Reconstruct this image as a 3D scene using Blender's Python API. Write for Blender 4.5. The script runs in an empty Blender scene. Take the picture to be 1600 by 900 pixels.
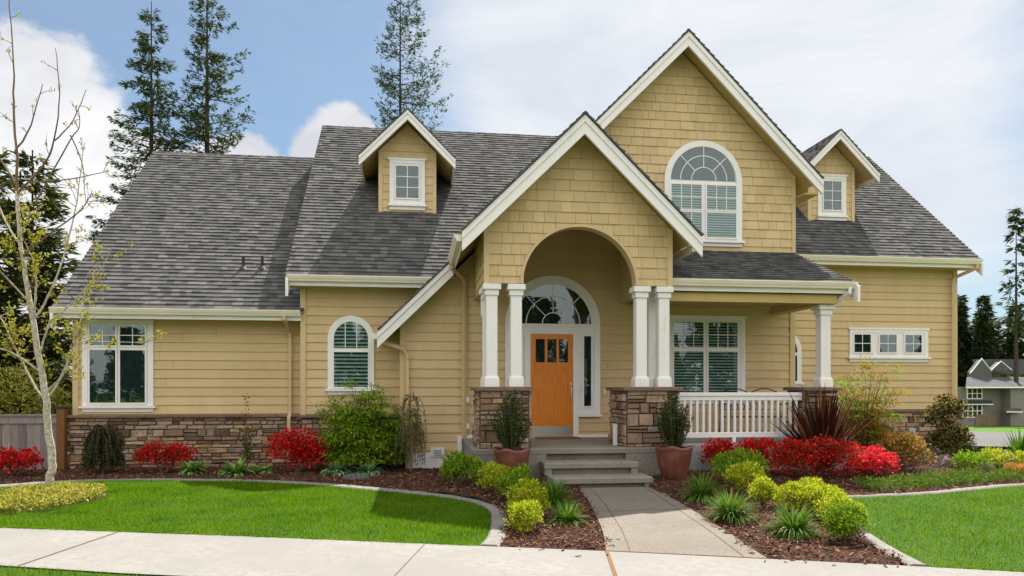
import bpy, math, random
import numpy as np
from mathutils import Vector, Matrix, noise as mnoise
R = math.radians
PI = math.pi
random.seed(7)
S = bpy.context.scene
COL = S.collection

# ------------------------------------------------------------------ camera
cam_d = bpy.data.cameras.new('camera')
cam = bpy.data.objects.new('camera', cam_d)
COL.objects.link(cam)
cam.location = (0, 0, 1.56)
cam.rotation_euler = (R(90), 0, R(-7.5))
cam_d.sensor_width = 36
cam_d.lens = 36 * 1140 / 1600
cam_d.shift_y = 158 / 1600
cam_d.clip_start = 0.1
cam_d.clip_end = 2000
S.camera = cam

# ------------------------------------------------------------------ sky, sun, exposure
SUN_AZ, SUN_EL = 25.6, 56.0          # towards +X of +Y, degrees
W = bpy.data.worlds.new('World')
S.world = W
W.use_nodes = True


def build_sky():
    nt = W.node_tree
    N, L = nt.nodes, nt.links
    N.clear()
    out = N.new('ShaderNodeOutputWorld')
    bg = N.new('ShaderNodeBackground')
    bg.inputs[1].default_value = 0.1
    L.new(bg.outputs[0], out.inputs[0])
    sky = N.new('ShaderNodeTexSky')
    sky.sky_type = 'NISHITA'
    sky.sun_disc = False
    sky.sun_elevation = R(SUN_EL)
    sky.sun_rotation = R(SUN_AZ)
    sky.air_density = 1.0
    sky.dust_density = 0.6
    sky.ozone_density = 1.6
    tc = N.new('ShaderNodeTexCoord')

    def math_(op, a, b=None, c=None, clamp=False):
        n = N.new('ShaderNodeMath')
        n.operation = op
        n.use_clamp = clamp
        for i, x in enumerate((a, b, c)):
            if x is None:
                continue
            if isinstance(x, (int, float)):
                n.inputs[i].default_value = x
            else:
                L.new(x, n.inputs[i])
        return n.outputs[0]

    def spot(az, el, r0, r1):
        v = (math.sin(R(az)) * math.cos(R(el)), math.cos(R(az)) * math.cos(R(el)), math.sin(R(el)))
        d = N.new('ShaderNodeVectorMath')
        d.operation = 'DOT_PRODUCT'
        L.new(tc.outputs['Generated'], d.inputs[0])
        d.inputs[1].default_value = v
        m = N.new('ShaderNodeMapRange')
        m.interpolation_type = 'SMOOTHSTEP'
        m.inputs['From Min'].default_value = math.cos(R(r1))
        m.inputs['From Max'].default_value = math.cos(R(r0))
        L.new(d.outputs['Value'], m.inputs['Value'])
        return m.outputs['Result']

    def noise(scale, detail, rough, stretch=(1, 1, 1), off=(0, 0, 0), dist=0.0):
        mp = N.new('ShaderNodeMapping')
        mp.inputs['Scale'].default_value = stretch
        mp.inputs['Location'].default_value = off
        L.new(tc.outputs['Generated'], mp.inputs[0])
        n = N.new('ShaderNodeTexNoise')
        n.inputs['Scale'].default_value = scale
        n.inputs['Detail'].default_value = detail
        n.inputs['Roughness'].default_value = rough
        n.inputs['Distortion'].default_value = dist
        L.new(mp.outputs[0], n.inputs['Vector'])
        return n.outputs[0]

    # thin veil, thick on the right and overhead, opened by blue gaps on the left
    nv = noise(1.9, 7, .6, (.7, 1, 2.8), (3.1, .4, 1.7), .9)
    veil = math_('ADD', .50, math_('MULTIPLY', math_('SUBTRACT', nv, .5), 1.3))
    veil = math_('ADD', veil, math_('MULTIPLY', spot(24, 24, 8, 26), .75))
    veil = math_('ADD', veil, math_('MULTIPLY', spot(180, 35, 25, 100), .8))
    veil = math_('SUBTRACT', veil, math_('MULTIPLY', spot(-19, 28, 6, 17), .50))
    veil = math_('SUBTRACT', veil, math_('MULTIPLY', spot(-3, 19, 2, 12), .30))
    veil = math_('SUBTRACT', veil, math_('MULTIPLY', spot(45, 20, 1, 9), .38))
    mv = N.new('ShaderNodeMapRange')
    mv.interpolation_type = 'SMOOTHSTEP'
    mv.inputs['From Min'].default_value = .12
    mv.inputs['From Max'].default_value = 1.0
    mv.inputs['To Min'].default_value = .22
    mv.inputs['To Max'].default_value = .94
    L.new(veil, mv.inputs['Value'])
    # heaped clouds: hard edged, low on the left
    nc = noise(5.5, 9, .58, (1, 1, 1.35), (.3, 2.2, .9), .25)
    cu = math_('ADD', math_('MULTIPLY', math_('SUBTRACT', nc, .5), 1.7), 0.0)
    low = math_('MAXIMUM', math_('MULTIPLY', spot(-27, 12, 4, 15.5), 1.0), math_('MULTIPLY', spot(-5.5, 16.8, .5, 6), 1.0))
    low = math_('MAXIMUM', low, math_('MULTIPLY', spot(-13, 13.5, .5, 7), .95))
    low = math_('MAXIMUM', low, math_('MULTIPLY', spot(2.5, 15.5, .5, 5), .7))
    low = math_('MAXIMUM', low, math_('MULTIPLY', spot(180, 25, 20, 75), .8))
    cu = math_('ADD', cu, low)
    mc = N.new('ShaderNodeMapRange')
    mc.interpolation_type = 'SMOOTHSTEP'
    mc.inputs['From Min'].default_value = .52
    mc.inputs['From Max'].default_value = .72
    L.new(cu, mc.inputs['Value'])

    def mix(f, a, b):
        m = N.new('ShaderNodeMix')
        m.data_type = 'RGBA'
        L.new(f, m.inputs['Factor'])
        for s_, x in ((6, a), (7, b)):
            if isinstance(x, tuple):
                m.inputs[s_].default_value = (*x, 1)
            else:
                L.new(x, m.inputs[s_])
        return m.outputs[2]
    blue = N.new('ShaderNodeMix')
    blue.data_type = 'RGBA'
    blue.blend_type = 'MULTIPLY'
    blue.inputs['Factor'].default_value = 1
    L.new(sky.outputs[0], blue.inputs[6])
    blue.inputs[7].default_value = (SKYGAIN[0], SKYGAIN[1], SKYGAIN[2], 1)
    wisp = noise(3.2, 7, .6, (1, .6, 2.6), (5, 2, 8), .8)
    mw = N.new('ShaderNodeMapRange')
    mw.inputs['From Min'].default_value = .35
    mw.inputs['From Max'].default_value = .65
    L.new(wisp, mw.inputs['Value'])
    veilc = mix(mw.outputs[0], tuple(x * k for x, k in zip(VEIL, (.84, .88, .93))), tuple(x * 1.05 for x in VEIL))
    base = mix(mv.outputs[0], blue.outputs[2], veilc)
    shade = noise(2.6, 5, .6, (1, 1, 1.6), (7, 1, 3))
    ms = N.new('ShaderNodeMapRange')
    ms.inputs['From Min'].default_value = .40
    ms.inputs['From Max'].default_value = .60
    L.new(shade, ms.inputs['Value'])
    cc = mix(ms.outputs[0], (3.7, 3.8, 4.05), (5.3, 5.3, 5.4))
    full = mix(mc.outputs[0], base, cc)
    # unseen bright cloud added opposite the sun, fill light for the shaded house front
    back = mix(spot(180, 40, 20, 95), full, (BACK_FILL, BACK_FILL * .99, BACK_FILL * .97))
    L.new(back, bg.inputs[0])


SKYGAIN = (.40, .55, .60)
VEIL = (4.65, 4.72, 4.9)
BACK_FILL = 8.5
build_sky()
sun_d = bpy.data.lights.new('sun', 'SUN')
sun_d.energy = 5.0
sun_d.angle = R(0.5)
sun_d.color = (1.0, .95, .86)
sun = bpy.data.objects.new('sun', sun_d)
COL.objects.link(sun)
sv = Vector((math.sin(R(SUN_AZ)) * math.cos(R(SUN_EL)), math.cos(R(SUN_AZ)) * math.cos(R(SUN_EL)), math.sin(R(SUN_EL))))
sun.rotation_euler = sv.to_track_quat('Z', 'Y').to_euler()
sun.location = (10, 30, 40)
S.view_settings.view_transform = 'Standard'
S.view_settings.look = 'None'
S.view_settings.exposure = 0.92
S.view_settings.gamma = 1.0
S.view_settings.use_curve_mapping = False
S.render.engine = 'CYCLES'
S.cycles.max_bounces = 6
S.cycles.transparent_max_bounces = 8
S.cycles.use_denoising = True

# ------------------------------------------------------------------ materials


class NT:
    def __init__(s, name):
        s.m = bpy.data.materials.new(name)
        s.m.use_nodes = True
        s.nt = s.m.node_tree
        s.b = s.nt.nodes['Principled BSDF']
        s.out = s.nt.nodes['Material Output']

    def new(s, t, **kw):
        n = s.nt.nodes.new(t)
        for k, v in kw.items():
            setattr(n, k, v)
        return n

    def link(s, a, b):
        s.nt.links.new(a, b)

    def tc(s, kind='Object', scale=(1, 1, 1)):
        t = s.new('ShaderNodeTexCoord')
        mp = s.new('ShaderNodeMapping')
        mp.inputs['Scale'].default_value = scale
        s.link(t.outputs[kind], mp.inputs[0])
        return mp.outputs[0]

    def noise(s, scale, detail=4, rough=.55, stretch=(1, 1, 1)):
        n = s.new('ShaderNodeTexNoise')
        n.inputs['Scale'].default_value = scale
        n.inputs['Detail'].default_value = detail
        n.inputs['Roughness'].default_value = rough
        s.link(s.tc('Object', stretch), n.inputs['Vector'])
        return n.outputs[0]

    def ramp(s, fac, stops):
        r = s.new('ShaderNodeValToRGB')
        e = r.color_ramp.elements
        while len(e) < len(stops):
            e.new(.5)
        for k, (p, c) in enumerate(stops):
            e[k].position = p
            e[k].color = (*c, 1)
        s.link(fac, r.inputs[0])
        return r.outputs[0]

    def mix(s, a, b, fac=1.0, mode='MULTIPLY'):
        m = s.new('ShaderNodeMix', data_type='RGBA', blend_type=mode)
        if isinstance(fac, (int, float)):
            m.inputs['Factor'].default_value = fac
        else:
            s.link(fac, m.inputs['Factor'])
        for i, x in ((6, a), (7, b)):
            if isinstance(x, tuple):
                m.inputs[i].default_value = (*x, 1)
            else:
                s.link(x, m.inputs[i])
        return m.outputs[2]

    def bump(s, h, strength=.3, dist=.01):
        b = s.new('ShaderNodeBump')
        b.inputs['Strength'].default_value = strength
        b.inputs['Distance'].default_value = dist
        s.link(h, b.inputs['Height'])
        s.link(b.outputs[0], s.b.inputs['Normal'])

    def color(s, c):
        if isinstance(c, tuple):
            s.b.inputs['Base Color'].default_value = (*c, 1)
        else:
            s.link(c, s.b.inputs['Base Color'])

    def rough(s, r, spec=.4):
        s.b.inputs['Roughness'].default_value = r
        s.b.inputs['Specular IOR Level'].default_value = spec

    def island(s):
        return s.new('ShaderNodeNewGeometry').outputs['Random Per Island']


def painted(name, c, rough=.55, var=.1, scale=1.6, bump=.12, bscale=60, streak=(1, 1, .25), spec=.35):
    n = NT(name)
    d = tuple(x * (1 - var) for x in c)
    u = tuple(min(1, x * (1 + var)) for x in c)
    a = n.ramp(n.noise(scale, 6, .62, streak), [(.3, d), (.7, u)])
    n.color(a)
    n.rough(rough, spec)
    n.bump(n.noise(bscale, 3), bump, .003)
    return n.m


def island_mat(name, stops, rough=.85, nscale=30, namt=.35, bump=.4, bdist=.006, spec=.25):
    n = NT(name)
    base = n.ramp(n.island(), stops)
    k = n.ramp(n.noise(nscale, 6, .65), [(.25, (1 - namt,) * 3), (.75, (1 + namt * .4,) * 3)])
    n.color(n.mix(base, k))
    n.rough(rough, spec)
    n.bump(n.noise(nscale * 1.7, 5, .7), bump, bdist)
    return n.m


def leaf(name, stops, rough=.6, trans=.35, spec=.1, patch=0):
    n = NT(name)
    c = n.ramp(n.island(), stops)
    if patch:
        c = n.mix(c, n.ramp(n.noise(patch, 5, .65), [(.30, (.58, .66, .7)), (.5, (1, 1, 1)), (.72, (1.38, 1.14, 1.1))]))
    n.color(c)
    n.rough(rough, spec)
    t = n.new('ShaderNodeBsdfTranslucent')
    n.link(n.mix(c, (1.15, 1.25, .7), .6), t.inputs[0])
    m = n.new('ShaderNodeMixShader')
    m.inputs[0].default_value = trans
    n.link(n.b.outputs[0], m.inputs[1])
    n.link(t.outputs[0], m.inputs[2])
    n.link(m.outputs[0], n.out.inputs[0])
    return n.m


def two_noise(name, c0, c1, c2, s0, s1, rough=.9, bump=.5, bs=120, bd=.006, spec=.2):
    n = NT(name)
    a = n.ramp(n.noise(s0, 5, .6), [(.3, c0), (.7, c1)])
    f = n.ramp(n.noise(s1, 3, .7), [(.44, (0, 0, 0)), (.60, (1, 1, 1))])
    n.color(n.mix(a, c2, f, 'MIX'))
    n.rough(rough, spec)
    n.bump(n.noise(bs, 4, .7), bump, bd)
    return n.m


TAN = (.612, .455, .25)
M = {}


def mk_siding():
    n = NT('siding_paint')
    base = n.ramp(n.island(), [(0, tuple(x * .95 for x in TAN)), (1, tuple(x * 1.04 for x in TAN))])
    k = n.ramp(n.noise(.9, 7, .68, (2.2, 2.2, .35)), [(.28, (.90, .89, .88)), (.55, (1, 1, 1)), (.8, (1.05, 1.05, 1.06))])
    n.color(n.mix(base, k))
    n.rough(.65, .15)
    n.bump(n.noise(30, 5, .6, (.25, .25, 3)), .18, .003)
    M['siding'] = n.m


mk_siding()
M['shake'] = None


def mk_shake():
    n = NT('shake_paint')
    base = n.ramp(n.island(), [(0, tuple(x * .93 for x in TAN)), (1, tuple(x * 1.06 for x in TAN))])
    k = n.ramp(n.noise(3, 5, .6), [(.3, (.93,) * 3), (.7, (1.04,) * 3)])
    n.color(n.mix(base, k))
    n.rough(.68, .15)
    n.bump(n.noise(40, 4, .6, (6, 6, .5)), .25, .004)
    M['shake'] = n.m


mk_shake()
M['tan'] = painted('tan_trim', tuple(x * .97 for x in TAN), .55, .06)
M['cream'] = painted('cream_gutter', (.82, .735, .62), .4, .06)


def mk_white():
    n = NT('white_trim')
    k = n.ramp(n.noise(2.0, 8, .7, (1.6, 1.6, .5)), [(.26, (.64, .60, .56)), (.40, (.80, .765, .75)), (.75, (.85, .815, .81))])
    n.color(k)
    n.rough(.55, .25)
    n.bump(n.noise(50, 4, .6, (3, 3, .5)), .12, .003)
    M['white'] = n.m


mk_white()
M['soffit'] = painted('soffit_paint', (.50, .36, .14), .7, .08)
M['shingle'] = island_mat('roof_shingle', [(0, (.074, .075, .077)), (.3, (.102, .101, .101)), (.65, (.124, .121, .119)), (.9, (.146, .141, .137)), (1, (.17, .163, .156))], .92, 22, .3, .6, .006, .04)
M['stone'] = island_mat('ledge_stone', [(0, (.15, .09, .06)), (.25, (.27, .17, .11)), (.5, (.39, .26, .17)), (.75, (.47, .35, .25)), (.9, (.31, .25, .21)), (1, (.52, .31, .15))], .85, 14, .45, .9, .02, .2)
M['cap'] = island_mat('cap_stone', [(0, (.17, .11, .08)), (1, (.23, .15, .11))], .85, 18, .3, .6, .012, .2)
M['mortar'] = painted('mortar', (.10, .075, .06), .95, .2, 8, .4, 60)
M['agg'] = two_noise('aggregate_concrete', (.15, .136, .115), (.22, .20, .17), (.31, .28, .235), 2.2, 85, .9, .6, 110, .006)
M['foundation'] = two_noise('grey_foundation', (.27, .27, .275), (.34, .34, .34), (.38, .375, .37), 1.6, 50, .9, .3, 70, .004)
M['walk'] = two_noise('path_concrete', (.175, .155, .13), (.235, .208, .178), (.125, .108, .09), 1.7, 60, .9, .5, 120, .005)
M['sidewalk'] = two_noise('sidewalk_concrete', (.195, .186, .174), (.268, .254, .238), (.215, .203, .188), .9, 14, .85, .35, 140, .003)
M['kerb'] = two_noise('kerb_concrete', (.20, .19, .175), (.27, .255, .235), (.16, .15, .135), 2.5, 40, .9, .4, 80, .005)
M['dark'] = painted('dark_interior', (.012, .014, .015), .6, .2)
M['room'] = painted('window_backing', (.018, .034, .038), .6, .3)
M['joint'] = painted('joint_dirt', (.16, .09, .04), .95, .25, 8)
M['black'] = painted('black_metal', (.02, .02, .02), .4, .2)
M['nickel'] = None
M['blind'] = painted('blind_slat', (.60, .59, .54), .5, .05)
M['greybox'] = painted('grey_plastic', (.36, .38, .40), .5, .06)
M['mat'] = painted('coir_mat', (.16, .09, .045), .95, .3, 12, .8, 90)
M['soil'] = two_noise('dark_soil', (.022, .014, .010), (.05, .03, .02), (.07, .04, .025), 5, 40, .95, .9, 60, .03)
M['mulch'] = two_noise('mulch_floor', (.028, .015, .010), (.065, .031, .02), (.10, .05, .03), 4, 45, .95, 1, 55, .03)
M['chip'] = island_mat('bark_chip', [(0, (.025, .013, .009)), (.4, (.092, .036, .022)), (.75, (.20, .082, .046)), (.94, (.30, .145, .09)), (1, (.38, .26, .18))], .9, 60, .3, .3, .003, .2)
M['lawnbase'] = two_noise('lawn_base', (.024, .075, .003), (.036, .10, .004), (.045, .075, .008), 3, 60, .95, .6, 150, .01)
M['ground'] = two_noise('ground_cover_soil', (.06, .14, .010), (.09, .19, .014), (.07, .12, .02), .15, 1.3, .95, .5, 30, .03)
M['hill'] = two_noise('bare_bank', (.16, .09, .06), (.24, .15, .10), (.1, .1, .05), .12, 1.2, .95, .4, 20, .05)
M['asphalt'] = two_noise('road_asphalt', (.045, .045, .047), (.06, .06, .06), (.075, .075, .075), 1, 60, .9, .4, 150, .004)
M['drive'] = two_noise('grey_drive', (.10, .098, .10), (.13, .128, .13), (.12, .12, .12), .6, 20, .9, .3, 60, .004)


def mk_metal():
    n = NT('brushed_nickel')
    n.color((.55, .53, .5))
    n.b.inputs['Metallic'].default_value = 1
    n.rough(.35)
    n.bump(n.noise(80, 2, .5, (1, 1, 20)), .1, .002)
    M['nickel'] = n.m


mk_metal()


def mk_wood():
    n = NT('door_wood')
    g = n.noise(7, 7, .65, (7, 7, .45))
    a = n.ramp(g, [(.3, (.54, .145, .008)), (.5, (.69, .20, .012)), (.7, (.82, .28, .024))])
    n.color(a)
    n.rough(.28, .5)
    n.bump(g, .08, .003)
    M['door'] = n.m
    n = NT('fence_wood')
    base = n.ramp(n.island(), [(0, (.17, .14, .135)), (.5, (.24, .21, .205)), (1, (.32, .28, .27))])
    g = n.noise(5, 7, .7, (9, 9, .5))
    n.color(n.mix(base, n.ramp(g, [(.3, (.55, .5, .48)), (.7, (1.1, 1.08, 1.06))])))
    n.rough(.9, .2)
    n.bump(g, .4, .006)
    M['fence'] = n.m
    n = NT('post_wood')
    n.color(n.ramp(n.noise(5, 7, .7, (9, 9, .5)), [(.3, (.13, .055, .018)), (.7, (.24, .11, .035))]))
    n.rough(.8, .25)
    M['post'] = n.m
    n = NT('terracotta_glaze')
    n.color(n.ramp(n.noise(5, 6, .65), [(.3, (.11, .032, .022)), (.55, (.19, .062, .042)), (.75, (.27, .11, .075))]))
    n.rough(.42, .5)
    n.bump(n.noise(14, 4), .12, .01)
    M['pot'] = n.m


mk_wood()


def mk_glass():
    n = NT('window_glass')
    nt = n.nt
    nt.nodes.remove(n.b)
    tr = n.new('ShaderNodeBsdfTransparent')
    tr.inputs[0].default_value = (.80, .90, .88, 1)
    gl = n.new('ShaderNodeBsdfGlossy')
    gl.inputs['Color'].default_value = (.93, .98, 1, 1)
    gl.inputs['Roughness'].default_value = .015
    lw = n.new('ShaderNodeLayerWeight')
    lw.inputs[0].default_value = .32
    b = n.new('ShaderNodeBump')
    b.inputs['Strength'].default_value = .06
    b.inputs['Distance'].default_value = .03
    n.link(n.noise(2.6, 2, .5), b.inputs['Height'])
    n.link(b.outputs[0], gl.inputs['Normal'])
    m1 = n.new('ShaderNodeMath', operation='MULTIPLY_ADD')
    n.link(lw.outputs['Fresnel'], m1.inputs[0])
    m1.inputs[1].default_value = .8
    m1.inputs[2].default_value = .035
    mx = n.new('ShaderNodeMixShader')
    n.link(m1.outputs[0], mx.inputs[0])
    n.link(tr.outputs[0], mx.inputs[1])
    n.link(gl.outputs[0], mx.inputs[2])
    n.link(mx.outputs[0], n.out.inputs[0])
    M['glass'] = n.m


mk_glass()
M['bark_pale'] = two_noise('pale_bark', (.44, .39, .32), (.62, .57, .48), (.30, .26, .2), 6, 30, .85, .4, 60, .006)
M['twig'] = painted('twig_bark', (.16, .10, .06), .85, .3, 10)
M['bark'] = two_noise('conifer_bark', (.055, .04, .03), (.10, .075, .058), (.04, .03, .025), 3, 20, .95, .6, 40, .03)
LG = lambda nm, *cs, **k: leaf(nm, [(i / (len(cs) - 1), c) for i, c in enumerate(cs)], **k)
M['needle'] = LG('conifer_needles', (.018, .034, .012), (.036, .056, .016), (.07, .085, .024), trans=.15)
M['needle_light'] = LG('light_needles', (.028, .05, .013), (.06, .082, .022), (.11, .125, .038), trans=.2)
M['young_leaf'] = LG('young_leaf', (.30, .27, .03), (.42, .36, .06), (.25, .29, .04), trans=.45)
M['grass'] = leaf('lawn_blade', [(0, (.05, .14, .003)), (.5, (.105, .225, .004)), (.93, (.18, .30, .006)), (.97, (.20, .26, .02)), (1, (.33, .28, .09))], trans=.45, rough=.7, spec=.03, patch=1.6)
M['azalea_red'] = LG('red_flower', (.30, .004, .007), (.64, .008, .014), (.82, .04, .04), trans=.3, rough=.6)
M['azalea_pink'] = LG('pink_red_flower', (.60, .012, .03), (.75, .03, .06), (.85, .10, .12), trans=.3, rough=.6)
M['azalea_leaf'] = LG('azalea_leaf', (.03, .05, .012), (.06, .08, .02), (.10, .07, .02))
M['dark_leaf'] = LG('dark_green_leaf', (.010, .022, .010), (.022, .042, .014), (.045, .065, .02), trans=.2)
M['boxwood'] = LG('boxwood_leaf', (.016, .034, .010), (.035, .065, .015), (.06, .10, .022), trans=.25)
M['maple_leaf'] = LG('laceleaf', (.09, .18, .012), (.19, .31, .018), (.34, .45, .03), trans=.4)
M['gold'] = LG('golden_leaf', (.14, .21, .008), (.38, .43, .018), (.64, .63, .07), trans=.35)
M['lime'] = LG('lime_leaf', (.07, .15, .008), (.17, .29, .014), (.34, .45, .035), trans=.3)
M['hosta'] = LG('hosta_leaf', (.11, .25, .04), (.19, .36, .07), (.34, .46, .16), trans=.3)
M['hosta_blue'] = LG('blue_hosta_leaf', (.08, .19, .07), (.15, .29, .13), (.38, .48, .30), trans=.25)
M['strap'] = LG('strap_leaf', (.05, .12, .012), (.09, .20, .02), (.17, .29, .04), trans=.35)
M['straw'] = LG('straw_leaf', (.30, .22, .10), (.42, .32, .16), trans=.3)
M['phormium'] = LG('purple_strap', (.030, .010, .009), (.065, .020, .016), (.12, .04, .02), trans=.3, rough=.4)
M['phormium_tan'] = LG('bronze_strap', (.22, .09, .03), (.32, .15, .05), trans=.35)
M['amber_leaf'] = LG('amber_leaf', (.20, .20, .02), (.36, .25, .025), (.44, .20, .025), trans=.45)
M['pieris'] = LG('bronze_shoot', (.38, .10, .03), (.42, .22, .05), (.50, .30, .12), trans=.35)
M['photinia'] = LG('copper_leaf', (.16, .15, .04), (.34, .26, .10), (.40, .16, .07), trans=.35)
M['weep'] = LG('grey_green_leaf', (.06, .09, .035), (.11, .14, .05), (.17, .18, .07), trans=.3)
M['yellow_cover'] = LG('variegated_leaf', (.14, .17, .03), (.36, .33, .05), (.55, .48, .12), trans=.35)
M['low_green'] = LG('low_green_leaf', (.05, .11, .012), (.10, .18, .02), (.17, .24, .03), trans=.3)
M['brush'] = LG('yellow_brush', (.06, .07, .012), (.13, .13, .02), (.20, .17, .03), trans=.35)
M['grey_wall'] = painted('grey_siding', (.19, .168, .15), .7, .08, .3)
M['grey_wall2'] = painted('green_grey_siding', (.09, .095, .09), .7, .08, .3)
M['grey_roof'] = two_noise('grey_roof', (.085, .085, .09), (.12, .12, .125), (.07, .07, .075), .5, 3, .9, .3, 8, .02)
M['far_stone'] = two_noise('far_stone', (.13, .09, .06), (.24, .17, .12), (.18, .14, .1), 1.2, 3, .9, .4, 8, .03)
M['rock'] = two_noise('garden_rock', (.10, .10, .10), (.17, .165, .16), (.07, .07, .065), 5, 20, .9, .7, 40, .02)
M['bank_rock'] = two_noise('pale_rock', (.16, .12, .10), (.27, .21, .18), (.12, .09, .08), 5, 20, .9, .7, 40, .02)

# ------------------------------------------------------------------ mesh builder
WO = {}


class MB:
    def __init__(s):
        s.v, s.f, s.m, s.mats = [], [], [], []

    def mi(s, mat):
        if mat not in s.mats:
            s.mats.append(mat)
        return s.mats.index(mat)

    def add(s, verts, faces, mat):
        b = len(s.v)
        k = s.mi(mat)
        s.v.extend([tuple(x) for x in verts])
        for f in faces:
            s.f.append(tuple(i + b for i in f))
            s.m.append(k)

    def box(s, a, b, mat):
        x0, y0, z0 = a
        x1, y1, z1 = b
        s.add([(x0, y0, z0), (x1, y0, z0), (x1, y1, z0), (x0, y1, z0), (x0, y0, z1), (x1, y0, z1), (x1, y1, z1), (x0, y1, z1)],
              [(0, 3, 2, 1), (4, 5, 6, 7), (0, 1, 5, 4), (1, 2, 6, 5), (2, 3, 7, 6), (3, 0, 4, 7)], mat)

    def bevbox(s, a, b, mat, r=.008):
        """box with chamfered edges all round the front/top (octagonal plan)"""
        x0, y0, z0 = a
        x1, y1, z1 = b
        pl = [(x0 + r, y0), (x1 - r, y0), (x1, y0 + r), (x1, y1 - r), (x1 - r, y1), (x0 + r, y1), (x0, y1 - r), (x0, y0 + r)]
        i = [(x0 + 2 * r, y0 + r), (x1 - 2 * r, y0 + r), (x1 - r, y0 + 2 * r), (x1 - r, y1 - 2 * r), (x1 - 2 * r, y1 - r), (x0 + 2 * r, y1 - r), (x0 + r, y1 - 2 * r), (x0 + r, y0 + 2 * r)]
        v = [(x, y, z0) for x, y in pl] + [(x, y, z1 - r) for x, y in pl] + [(x, y, z1) for x, y in i]
        f = [tuple(range(7, -1, -1)), tuple(range(16, 24))]
        for k in range(8):
            n = (k + 1) % 8
            f += [(k, n, 8 + n, 8 + k), (8 + k, 8 + n, 16 + n, 16 + k)]
        s.add(v, f, mat)

    def prism(s, poly, O, U, V, N, d0, d1, mat):
        """polygon (u,v) extruded along N from d0 to d1"""
        n = len(poly)
        O, U, V, N = map(Vector, (O, U, V, N))
        vs = [O + U * u + V * v + N * d0 for u, v in poly] + [O + U * u + V * v + N * d1 for u, v in poly]
        fs = [tuple(range(n))[::-1], tuple(range(n, 2 * n))] + [(i, (i + 1) % n, n + (i + 1) % n, n + i) for i in range(n)]
        s.add(vs, fs, mat)

    def strip(s, outer, inner, O, U, V, N, d0, d1, mat, closed=False):
        """band between two equal-length polylines, extruded"""
        O, U, V, N = map(Vector, (O, U, V, N))
        n = len(outer)
        P = lambda q, d: O + U * q[0] + V * q[1] + N * d
        vs = [P(q, d0) for q in outer] + [P(q, d0) for q in inner] + [P(q, d1) for q in outer] + [P(q, d1) for q in inner]
        fs = []
        rng = range(n if closed else n - 1)
        for i in rng:
            j = (i + 1) % n
            fs += [(2 * n + i, 2 * n + j, 3 * n + j, 3 * n + i), (i, n + i, n + j, j), (i, j, 2 * n + j, 2 * n + i), (n + i, 3 * n + i, 3 * n + j, n + j)]
        if not closed:
            fs += [(0, 2 * n, 3 * n, n), (n - 1, 2 * n - 1, 4 * n - 1, 3 * n - 1)]
        s.add(vs, fs, mat)

    def tube(s, pts, rad, mat, n=6, cap=True, rot=0.0):
        pts = [Vector(p) for p in pts]
        if not isinstance(rad, (list, tuple)):
            rad = [rad] * len(pts)
        ref = None
        vs, fs = [], []
        for i, p in enumerate(pts):
            t = (pts[min(i + 1, len(pts) - 1)] - pts[max(i - 1, 0)]).normalized()
            if ref is None:
                ref = Vector((0, 1, 0)) if abs(t.y) < .9 else Vector((1, 0, 0))
            a = (ref - t * ref.dot(t)).normalized()
            ref = a
            b = t.cross(a)
            for k in range(n):
                an = 2 * PI * k / n + rot
                vs.append(p + (a * math.cos(an) + b * math.sin(an)) * rad[i])
        for i in range(len(pts) - 1):
            for k in range(n):
                q = (k + 1) % n
                fs.append((i * n + k, i * n + q, (i + 1) * n + q, (i + 1) * n + k))
        if cap:
            fs += [tuple(range(n))[::-1], tuple(range((len(pts) - 1) * n, len(pts) * n))]
        s.add(vs, fs, mat)

    def leaf(s, p, d, up, L, Wd, mat, fold=.15):
        d = d.normalized()
        sd = d.cross(up)
        if sd.length < 1e-4:
            sd = d.cross(Vector((1, 0, .2)))
        sd.normalize()
        nn = sd.cross(d)
        a = p
        c = p + d * L
        m = p + d * L * .5 - nn * fold * Wd
        b = m + sd * Wd * .5 + nn * fold * Wd * 2
        e = m - sd * Wd * .5 + nn * fold * Wd * 2
        s.add([a, b, c, e], [(0, 1, 2), (0, 2, 3)], mat)

    def build(s, name, parent=None, smooth=False, local=False):
        me = bpy.data.meshes.new(name)
        me.from_pydata(s.v, [], s.f)
        for m in s.mats:
            me.materials.append(m)
        me.polygons.foreach_set('material_index', s.m)
        if smooth:
            me.polygons.foreach_set('use_smooth', [True] * len(me.polygons))
        me.update()
        o = bpy.data.objects.new(name, me)
        COL.objects.link(o)
        if parent is not None:
            o.parent = parent
            if not local:
                o.location = -WO.get(parent.name, Vector((0, 0, 0)))
        WO[o.name] = Vector((0, 0, 0))
        return o


def tag(o, label=None, cat=None, group=None, kind=None):
    if label:
        o['label'] = label
    if cat:
        o['category'] = cat
    if group:
        o['group'] = group
    if kind:
        o['kind'] = kind
    return o


def thing(name, label, cat, loc=(0, 0, 0), group=None, rz=0):
    o = bpy.data.objects.new(name, None)
    o.empty_display_size = .2
    COL.objects.link(o)
    o.location = loc
    o.rotation_euler.z = rz
    WO[o.name] = Vector(loc)
    return tag(o, label, cat, group)


def copy_thing(src, loc, label, rz=0, sc=1.0, group=None):
    c = src.copy()
    COL.objects.link(c)
    c.location = loc
    c.rotation_euler.z = rz
    c.scale = (sc, sc, sc) if not isinstance(sc, tuple) else sc
    c['label'] = label
    if group:
        c['group'] = group
    for ch in src.children:
        d = ch.copy()
        COL.objects.link(d)
        d.parent = c
    return c


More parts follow.
